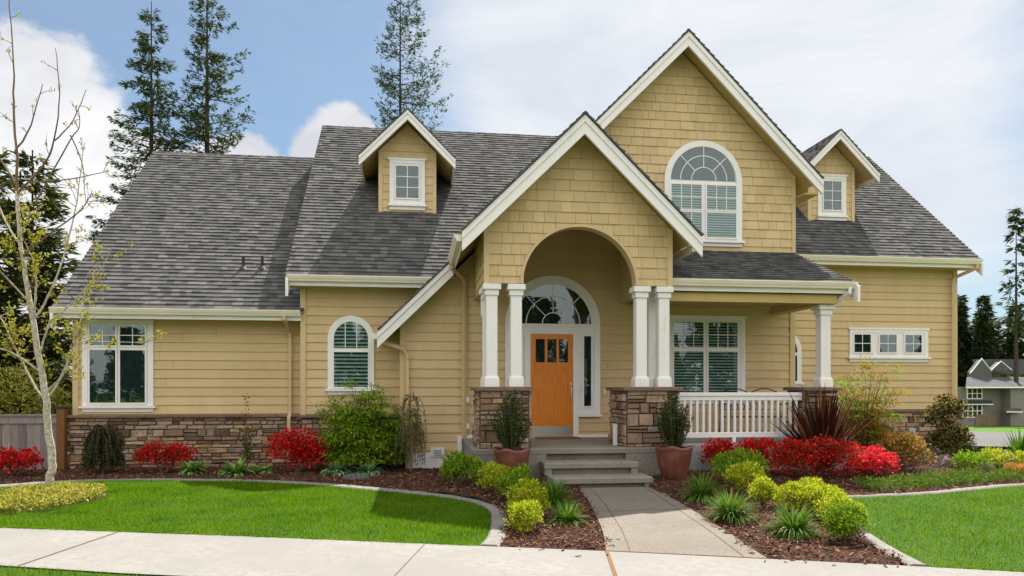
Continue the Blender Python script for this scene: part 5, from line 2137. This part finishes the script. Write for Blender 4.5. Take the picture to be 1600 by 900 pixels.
# right side plants
layered('japanese_maple', 'amber and green Japanese maple with airy branches right of the porch pier', 8.35, 12.75, 1.5, 1.98, M['amber_leaf'], 230, 821, 26, .075, .026, z=.1, d=1.0, cat='tree', mats=[M['amber_leaf'], M['amber_leaf'], M['maple_leaf']], hollow=.25, lift=.35, trunk_h=.7)
bush('pieris_shrub', 'orange and yellow pieris right of the pinkish azalea', 'shrub', 8.72, 12.1, 1.0, .72, M['low_green'], 1100, .055, .022, 822, d=.8, flower=M['pieris'], nf=1400, fl=.055, upb=.5)
bush('copper_shrub', 'tall copper-tipped green shrub by the right corner of the stone base', 'shrub', 10.55, 13.4, 1.0, 1.5, M['dark_leaf'], 2600, .06, .03, 823, d=.8, flower=M['photinia'], nf=1500, fl=.05, upb=.5, nl=20, r=(.18, .28))
bush('evergreen_shrub', 'small dark evergreen by the stone base behind the amber maple', 'shrub', 10.0, 14.9, .5, .85, M['dark_leaf'], 1200, .05, .025, 824, nl=9)
bush('evergreen_shrub', 'dark leafy shrub at the foot of the amber maple', 'shrub', 8.05, 13.2, .6, .5, M['dark_leaf'], 800, .05, .025, 825, nl=8)
blades('yucca_plant', 'green spiky yucca at the right edge of the right bed', 'plant', 12.05, 13.2, 90, .75, .05, M['strap'], 826, .95, .4, z=.06)
YG = 'yellow-green shrubs at the far right'
bush('yellow_shrub', 'yellow-green shrub below the yucca at the right edge', 'shrub', 10.9, 12.35, .9, .42, M['gold'], 1500, .05, .026, 827, group=YG)
bush('yellow_shrub', 'lime shrub left of the yellow one below the yucca', 'shrub', 10.0, 12.1, .7, .40, M['lime'], 1100, .05, .026, 828, group=YG)
bush('yellow_shrub', 'yellow shrub cut by the right edge of the picture', 'shrub', 11.4, 11.8, .8, .40, M['gold'], 1300, .05, .026, 829, group=YG)
bush('rust_shrub', 'low rusty-orange shrub at the right edge near the kerb', 'shrub', 10.5, 11.55, .6, .22, M['pieris'], 700, .05, .024, 830)
bush('evergreen_shrub', 'rounded green shrub between the copper-tipped one and the yucca', 'shrub', 11.4, 14.2, .8, .6, M['low_green'], 1300, .05, .028, 831)
bush('evergreen_shrub', 'low dark green shrub behind the yellow-green shrubs, under the grey driveway', 'shrub', 10.9, 13.1, .6, .36, M['dark_leaf'], 800, .05, .025, 832)


def cover(name, poly, n, mat, seed, h=.1, leaf_l=.045, leaf_w=.022, zf=bump_h, tuft=0):
    rg = random.Random(seed)
    mb = MB()
    x0, x1 = min(p[0] for p in poly), max(p[0] for p in poly)
    y0, y1 = min(p[1] for p in poly), max(p[1] for p in poly)
    c = 0
    while c < n:
        x, y = rg.uniform(x0, x1), rg.uniform(y0, y1)
        if not inside(poly, (x, y)):
            continue
        pn = mnoise.noise(Vector((x * 4, y * 4, seed)))
        if pn < -.25:
            if rg.random() < .7:
                continue
        z = zf(x, y) + .015 + h * rg.random() ** .8 * (1 + .7 * pn)
        mb.leaf(Vector((x, y, z)), rv(rg) + Vector((0, 0, .6)), rv(rg), leaf_l * rg.uniform(.6, 1.3), leaf_w, mat)
        c += 1
    tag(mb.build(name), kind='stuff')


cover('ground_cover', [(6.6, 9.95), (7.2, 10.0), (8.4, 10.4), (9.6, 10.75), (11.5, 11.0), (11.5, 11.4), (9.2, 11.4), (8.0, 10.9), (6.7, 10.5)], 5200, M['low_green'], 841, .13, .06, .02)
ring = [(-5.12 + .76 * math.cos(2 * PI * k / 28), 10.75 + 1.08 * math.sin(2 * PI * k / 28)) for k in range(28)]
sheet('soil_ring', [(-5.12 + (p[0] + 5.12) * 1.05, 10.75 + (p[1] - 10.75) * 1.05) for p in ring], .034, M['soil'])
cover('ground_cover', ring, 5000, M['yellow_cover'], 842, .10, .05, .026, zf=lambda x, y: .02 + .05 * max(0, 1 - ((x + 5.12) / .76) ** 2 - ((y - 10.75) / 1.08) ** 2))

# ================================================================== TREES


def young_tree():
    rg = random.Random(77)
    bx, by = -5.25, 11.3
    t = thing('young_tree', 'young pale-barked tree with bare limbs and a few yellow-green leaves on the left lawn', 'tree', (bx, by, 0))
    B = Vector((bx, by, 0))

    tr, lf = MB(), MB()
    ends = []

    def limb(pts, r0, r1, dy0=0.0, dy1=0.0, mat='bark_pale', n=7):
        P3 = smooth_line([(x, z) for x, z in pts], 4)
        m_ = len(P3)
        kk = .35 * r0 if r0 < .05 else .004
        q = [Vector((x + rg.gauss(0, kk), by + dy0 + (dy1 - dy0) * (i / (m_ - 1)) + rg.gauss(0, kk), z)) - B for i, (x, z) in enumerate(P3)]
        tr.tube(q, [r0 + (r1 - r0) * i / (m_ - 1) for i in range(m_)], M[mat], n)
        return q

    def twigs(q, n, L0, mat='twig', leaves=7, t0=.25, side=None):
        for _ in range(n):
            k = rg.uniform(t0, .99) * (len(q) - 1)
            i = min(int(k), len(q) - 2)
            p = q[i].lerp(q[i + 1], k - i)
            ax = (q[i + 1] - q[i]).normalized()
            d = (ax * .7 + rv(rg) * .9 + Vector((0, 0, .15))).normalized()
            L_ = L0 * rg.uniform(.35, 1)
            b1 = p + d * L_ * .5 + rv(rg) * .03
            e = p + d * L_ + Vector((0, 0, .06 * L_)) + rv(rg) * .05
            tr.tube([p, b1, e], [.0055, .004, .0022], M[mat], 4)
            for _ in range(2):
                s0 = b1.lerp(e, rg.random() * .8)
                s1 = s0 + (d * .6 + rv(rg) * .8 + Vector((0, 0, .2))) * L_ * rg.uniform(.25, .5)
                tr.tube([s0, s1], [.0032, .0018], M[mat], 4)
                if p.z < 4.2:
                    for _ in range(3):
                        lf.leaf(s1 + rv(rg) * .02, rv(rg), rv(rg), rg.uniform(.03, .05), rg.uniform(.02, .032), M['young_leaf'])
            for _ in range(leaves if p.z < 4.0 else 2):
                pp = b1.lerp(e, rg.random()) if rg.random() < .7 else e
                for _ in range(2):
                    dd = rv(rg) + Vector((0, 0, .2))
                    lf.leaf(pp + rv(rg) * .02, dd, rv(rg), rg.uniform(.03, .055), rg.uniform(.022, .036), M['young_leaf'])

    trunk = limb([(-5.25, -.03), (-5.24, .25), (-5.20, .52), (-5.26, 1.0), (-5.29, 1.45), (-5.38, 2.01), (-5.46, 2.56), (-5.52, 2.95), (-5.58, 3.3), (-5.63, 3.67), (-5.66, 4.14), (-5.68, 4.41)], .060, .021, n=10)
    lead = limb([(-5.68, 4.40), (-5.70, 5.06), (-5.74, 5.7), (-5.76, 6.26), (-5.83, 7.3)], .021, .006, 0, .1, 'twig')
    L1 = limb([(-5.67, 4.35), (-5.30, 4.75), (-5.10, 5.1), (-5.0, 5.75), (-5.03, 6.35)], .018, .004, 0, -.3, 'twig')
    L2 = limb([(-5.10, 5.1), (-4.90, 5.45), (-4.78, 5.95)], .011, .004, -.15, .1, 'twig')
    L3 = limb([(-5.46, 4.3), (-5.05, 5.2), (-4.95, 5.45), (-4.99, 5.75)], .012, .004, .1, .35, 'twig')
    L4 = limb([(-5.05, 5.3), (-4.90, 4.9), (-4.87, 4.3)], .01, .004, .2, .3, 'twig')
    L5 = limb([(-5.70, 4.95), (-5.55, 5.4), (-5.45, 6.05)], .016, .005, 0, .25, 'twig')
    L6 = limb([(-5.45, 4.5), (-4.85, 4.55), (-4.3, 4.66)], .012, .004, -.1, -.3, 'twig')
    L7 = limb([(-5.69, 4.5), (-6.0, 4.9), (-6.4, 5.15)], .016, .004, 0, .4, 'twig')
    L8 = limb([(-5.46, 2.55), (-5.28, 2.9), (-5.06, 3.6), (-4.93, 4.35), (-4.85, 5.2)], .019, .005, 0, .2)
    L9 = limb([(-5.44, 2.62), (-5.35, 3.1), (-5.36, 3.45), (-5.40, 3.65)], .017, .005, 0, -.4)
    L10 = limb([(-5.38, 2.02), (-5.2, 2.5), (-4.98, 2.66), (-4.55, 3.1), (-4.25, 3.55)], .016, .004, 0, -.35)
    L11 = limb([(-5.30, 1.5), (-5.05, 1.75), (-4.83, 2.2), (-4.5, 2.24), (-3.75, 2.22)], .015, .003, 0, -.25)
    L12 = limb([(-5.28, 1.35), (-5.6, 1.85), (-5.95, 2.5), (-6.3, 3.1)], .018, .005, 0, .3)
    L13 = limb([(-5.29, 1.4), (-5.1, 1.85), (-5.0, 2.4), (-4.97, 3.0)], .017, .005, 0, .5)
    L14 = limb([(-5.5, 2.8), (-5.8, 3.2), (-6.2, 3.6)], .015, .004, 0, -.3)
    L15 = limb([(-5.62, 3.6), (-5.9, 4.0), (-6.2, 4.6)], .018, .005, 0, .3)
    L16 = limb([(-5.34, 1.8), (-5.7, 2.1), (-6.2, 2.2)], .016, .004, 0, -.4)
    L17 = limb([(-5.6, 3.45), (-5.2, 3.75), (-4.7, 4.1), (-4.5, 4.35)], .016, .004, 0, -.4, 'twig')
    for q, n, l0 in ((lead, 5, .3), (L1, 5, .25), (L2, 3, .2), (L3, 3, .2), (L4, 3, .2), (L5, 4, .2), (L6, 5, .2), (L7, 7, .3), (L8, 12, .4), (L9, 12, .35), (L10, 13, .4), (L11, 12, .35), (L12, 18, .45), (L13, 18, .4), (L14, 15, .4), (L15, 12, .4), (L16, 16, .4), (L17, 8, .35)):
        twigs(q, n, l0)
    twigs(trunk, 34, .5, t0=.35)
    tr.build('trunk', t, local=True)
    lf.build('leaves', t, local=True)


young_tree()


def conifer(name, label, loc, H, spread, seed, mat, r0=.3, start=.1, dens=1.0, upturn=.25, clump=(.3, .6), group=None, sparse=0.0, asym=0.0, lean=0.0, per=3.2, cone=.8):
    rg = random.Random(seed)
    t = thing(name, label, 'tree', loc, group)
    tr, fo = MB(), MB()
    tr.tube([(lean * (q ** 1.5) * H * .05, 0, H * q - .3 * (q == 0)) for q in (0, .2, .4, .6, .8, 1)], [r0, r0 * .85, r0 * .65, r0 * .42, r0 * .2, .02], M['bark'], 8)
    z = H * start
    while z < H * .985:
        f = (H - z) / (H * (1 - start))
        L0 = spread * (f ** cone) * rg.uniform(.75, 1.1) + .25
        nb = max(3, int((3 + 3 * f) * dens * rg.uniform(.7, 1.3)))
        for _ in range(nb):
            if rg.random() < sparse:
                continue
            a = rg.uniform(0, 2 * PI)
            L_ = L0 * rg.uniform(.45, 1.12) * (1 + asym * math.cos(a))
            zz = z + rg.uniform(-.2, .2)
            pts = []
            ox = lean * ((zz / H) ** 1.5) * H * .05
            for k in range(5):
                q = k / 4
                dz = L_ * (.15 * q - .42 * q * q + (upturn + .12) * q ** 3)
                pts.append(Vector((ox + math.cos(a) * L_ * q, math.sin(a) * L_ * q, zz + dz)))
            tr.tube(pts, [.045 * f + .012, .03 * f + .01, .02 * f + .008, .012, .006], M['bark'], 4, cap=False)
            side = Vector((-math.sin(a), math.cos(a), 0))
            nclump = max(4, int(L_ * per * 2))
            for _ in range(nclump):
                q = (.12 + .88 * rg.random() ** .75) * 3.999
                i = int(q)
                p = pts[i].lerp(pts[i + 1], q - i)
                ax = (pts[i + 1] - pts[i]).normalized()
                s_ = rg.choice((-1, 1))
                off = side * s_ * rg.uniform(0, .24) * L_ * (1 - .5 * q / 4)
                pc = p + off + Vector((0, 0, rg.uniform(-.16, .06)))
                for _ in range(3):
                    dd = ax * .7 + side * s_ * rg.uniform(.1, .9) + Vector((0, 0, rg.uniform(-.7, .35)))
                    fo.leaf(pc + rv(rg) * .06, dd, Vector((0, 0, 1)) + rv(rg) * .7, rg.uniform(*clump), rg.uniform(.09, .17) * clump[1] / .6, mat)
        z += rg.uniform(.28, .5) * (H / 24) ** .5
    tr.build('trunk', t, local=True)
    fo.build('crown', t, local=True)
    return t


CT = 'conifers standing behind the house'
conifer('conifer_tree', 'dark conifer behind the left roof, left of the pair', (-14.3, 42, -.2), 22.9, 3.5, 901, M['needle_light'], .30, .25, 1.5, group=CT, per=11, clump=(.14, .32))
conifer('conifer_tree', 'conifer of the left pair with its tip cut off by the picture top', (-11.4, 42, -.2), 25.0, 3.5, 902, M['needle_light'], .32, .25, 1.3, .4, group=CT, per=9.5, asym=.25, clump=(.14, .32))
conifer('conifer_tree', 'thin see-through conifer rising behind the left dormer', (-.95, 45, -.2), 27.2, 4.8, 903, M['needle_light'], .24, .3, 1.35, .5, group=CT, per=7.5, sparse=.08, asym=.35, clump=(.13, .27), cone=.75)
LTG = 'dense conifers beyond the fence'
near = conifer('conifer_tree', 'dense dark conifer beyond the fence, nearest the house corner', (-10.4, 21.5, -.1), 8.2, 1.8, 911, M['needle_light'], .14, .05, 1.8, group=LTG, clump=(.2, .42), per=7)
copy_thing(near, (-11.9, 22.3, -.1), 'dense dark conifer at the left picture edge beyond the fence', 1.9, 1.03)
copy_thing(near, (-13.2, 20.8, -.1), 'dense conifer cut by the left picture edge, farthest left beyond the fence', 3.4, .95)
copy_thing(near, (-9.6, 24.5, -.1), 'shorter dark conifer behind the one nearest the house corner', 4.6, .72)
bush('brush_shrub', 'yellow-green brush above the fence beside the house corner', 'shrub', -9.2, 18.6, 2.4, 2.3, M['brush'], 3600, .09, .05, 921, z=-.05, nl=22, r=(.14, .26))
bush('brush_shrub', 'yellowish brush above the fence at the left edge', 'shrub', -11.4, 18.9, 2.8, 2.5, M['brush'], 3800, .09, .05, 922, z=-.05, nl=22, r=(.14, .26))

# far right conifers and neighbouring house
NX = 'conifers in the distance on the right'
far1 = conifer('conifer_tree', 'tall bare-trunked conifer rising behind the neighbouring grey house', (90.5, 100, -3.5), 33, 2.6, 931, M['needle_light'], .36, .42, .7, .1, group=NX, clump=(.8, 1.5), per=1.1, sparse=.25)
far2 = conifer('conifer_tree', 'dark distant conifer just right of the house corner downspout', (92, 117, -3), 21, 3.4, 932, M['needle'],   .35, .06, 1.8, .1, group=NX, clump=(.7, 1.4), per=2.6)
fl = [('second dark distant conifer from the house corner', (96, 119), .95), ('distant conifer left of the bare-trunked one', (99.5, 117), 1.0), ('low distant conifer at the right edge behind the grey roof', (105, 118), .7), ('distant conifer in the back row beyond the grey house', (97, 126), 1.02), ('rear distant conifer near the right picture edge', (108, 124), .8), ('farthest distant conifer behind the row', (103, 128), .85), ('short distant conifer filling the gap beside the house corner', (94.3, 122), .7), ('second tall conifer of the back row beyond the grey house', (100.5, 124), 1.05), ('medium conifer just left of the bare trunk in the distance', (97.6, 115), .85), ('conifer at the right picture edge behind the bare trunk', (103, 114), .9)]
for i, (lb, (x, y), sc) in enumerate(fl):
    copy_thing(far2, (x, y, -2.6), lb, i * 1.3, sc)
bush('distant_brush', 'green bushy growth behind the grey house roof', 'shrub', 99, 112, 12, 8.5, M['low_green'], 3000, .7, .45, 941, z=-2.5, nl=26, r=(.14, .24))


def bank():
    mb = MB()
    vs = []
    n = 30
    for j in range(7):
        for i in range(n):
            x = 60 + i * 4
            y = 112 + j * 5 + (i * .2)
            z = -4.3 + 6.8 * (1 - math.cos(PI * min(1, j / 5))) / 2 + mnoise.noise(Vector((i * .4, j * .6, 0)))
            vs.append((x, y, z))
    fs = [(j * n + i, j * n + i + 1, (j + 1) * n + i + 1, (j + 1) * n + i) for j in range(6) for i in range(n - 1)]
    mb.add(vs, fs, M['hill'])
    tag(mb.build('hill', smooth=True), kind='structure')


bank()


def neighbour():
    h = thing('neighbouring_house', 'distant grey two-storey house with pale roof and white windows at the right edge', 'house', (86, 100, -3.8))
    O = (0, 0, 0)
    b = -4.3

    def part(name, mb, parent=None):
        return mb.build(name, parent or h)
    mb = MB()
    mb.box((81.3, 100, b), (85.2, 112, 1.9), M['grey_wall'])
    mb.box((85.2, 100.4, b), (88.3, 112, 1.9), M['grey_wall'])
    mb.box((88.3, 98.6, b), (100, 112, 1.9), M['grey_wall'])
    part('wall', mb)
    mb = MB()
    e = 1.9
    # lower main roof: slope to the front
    mb.prism([(80.6, 0), (101, 0), (101, 4.2), (84, 4.2)], (0, 98.2, e), X, (0, .94, .34), (0, -.34, .94), -.15, .12, M['grey_roof'])
    part('roof', mb)
    mb = MB()
    mb.prism([(84.9, 3.2), (88.2, 3.2), (88.2, 4.4), (86.55, 6.1), (84.9, 4.2)], (0, 102.1, 0), X, Z, FY, -1, 0, M['grey_wall2'])
    mb.prism([(88.0, 4.4), (91.4, 4.4), (89.8, 5.8)], (0, 102.05, 0), X, Z, FY, -1, 0, M['grey_wall2'])
    part('gable_wall', mb)
    mb = MB()
    for a, b_, c in (((86.4, 6.35), (84.4, 4.05), .16), ((86.4, 6.35), (88.1, 4.4), .16), ((89.7, 5.95), (87.9, 4.5), .14), ((89.7, 5.95), (91.5, 4.6), .14)):
        mb.prism([a, b_, (b_[0], b_[1] - c), (a[0], a[1] - c)], (0, 102.0, 0), X, Z, FY, 0, .1, M['white'])
    part('rake_board', mb)
    mb = MB()
    mb.prism([(86.5, 6.25), (104, 6.35), (104, 3.6), (88.0, 4.2)], (0, 104, 0), X, Z, (0, -.6, .8), -.2, 0, M['grey_roof'])
    part('roof', mb)
    for (x0, x1, z0, z1) in ((82.2, 84.75, .05, 1.75), (81.5, 84.75, -2.75, -.7)):
        mb = MB()
        mb.box((x0, 99.90, z0), (x1, 99.999, z1), M['white'])
        w = part('window', mb)
        mb = MB()
        n = 3 if x0 > 82 else 4
        pw = (x1 - x0 - .15 * (n + 1)) / n
        for k in range(n):
            a = x0 + .15 + k * (pw + .15)
            mb.box((a, 99.88, z0 + .15), (a + pw, 99.895, (z0 + z1) / 2 - .05), M['dark'])
            mb.box((a, 99.88, (z0 + z1) / 2 + .06), (a + pw, 99.895, z1 - .15), M['dark'])
        mb.build('pane', w)
    mb = MB()
    mb.prism([(81.0, -.1), (86.0, -.1), (85.6, .45), (81.3, .45)], (0, 99.2, -.55), X, Z, FY, -.75, 0, M['black'])
    mb.box((81.0, 99.15, -.78), (86.0, 99.9, -.66), M['white'])
    part('window_canopy', mb)
    mb = MB()
    mb.box((83.6, 99.86, b), (87.2, 99.998, -2.25), M['far_stone'])
    part('stone_base', mb)
    mb = MB()
    mb.prism([(86.9, -1.75), (89.6, -1.75), (89.2, -1.3), (87.3, -1.3)], (0, 97.8, 0), X, Z, FY, -1.0, 0, M['grey_roof'])
    mb.box((86.9, 97.75, -1.9), (89.6, 97.8, -1.752), M['white'])
    part('porch_roof', mb)
    mb = MB()
    mb.box((80.6, 98.0, 1.72), (101, 98.2, 1.95), M['white'])
    part('fascia', mb)


neighbour()
# driveway between the houses, following the slope
mb = MB()
vs, fs = [], []
cl = [(15.5, 18.5), (18.5, 22), (22.5, 26.5), (27, 31.5), (32, 37), (38, 43)]
for i, (x, y) in enumerate(cl):
    for k in range(5):
        xx = x - 2.0 + k * 1.9
        vs.append((xx, y - k * .8, gh(xx, y - k * .8) + .03))
for i in range(len(cl) - 1):
    for k in range(4):
        fs.append((i * 5 + k, i * 5 + k + 1, (i + 1) * 5 + k + 1, (i + 1) * 5 + k))
mb.add(vs, fs, M['drive'])
tag(mb.build('driveway'), kind='structure')


def woods():
    rg = random.Random(88)
    mb = MB()
    for k in range(34):
        x, y = -42 + k * 2.6 + rg.uniform(-1, 1), -24 - rg.uniform(0, 9)
        H = rg.uniform(5.5, 10)
        mb.tube([(x, y, -.3), (x, y, H * .9)], [.22, .03], M['bark'], 6)
        for _ in range(1300):
            q = rg.random() ** .7
            a = rg.uniform(0, 2 * PI)
            rr = (1 - q) * H * .24 * rg.uniform(.2, 1) + .1
            p = Vector((x + math.cos(a) * rr, y + math.sin(a) * rr, H * (.12 + .88 * q)))
            mb.leaf(p, Vector((math.cos(a), math.sin(a), rg.uniform(-.6, .3))), Vector((0, 0, 1)) + rv(rg) * .5, rg.uniform(.5, 1.0), .45, M['needle_light'])
    tag(mb.build('woods'), kind='stuff')


woods()
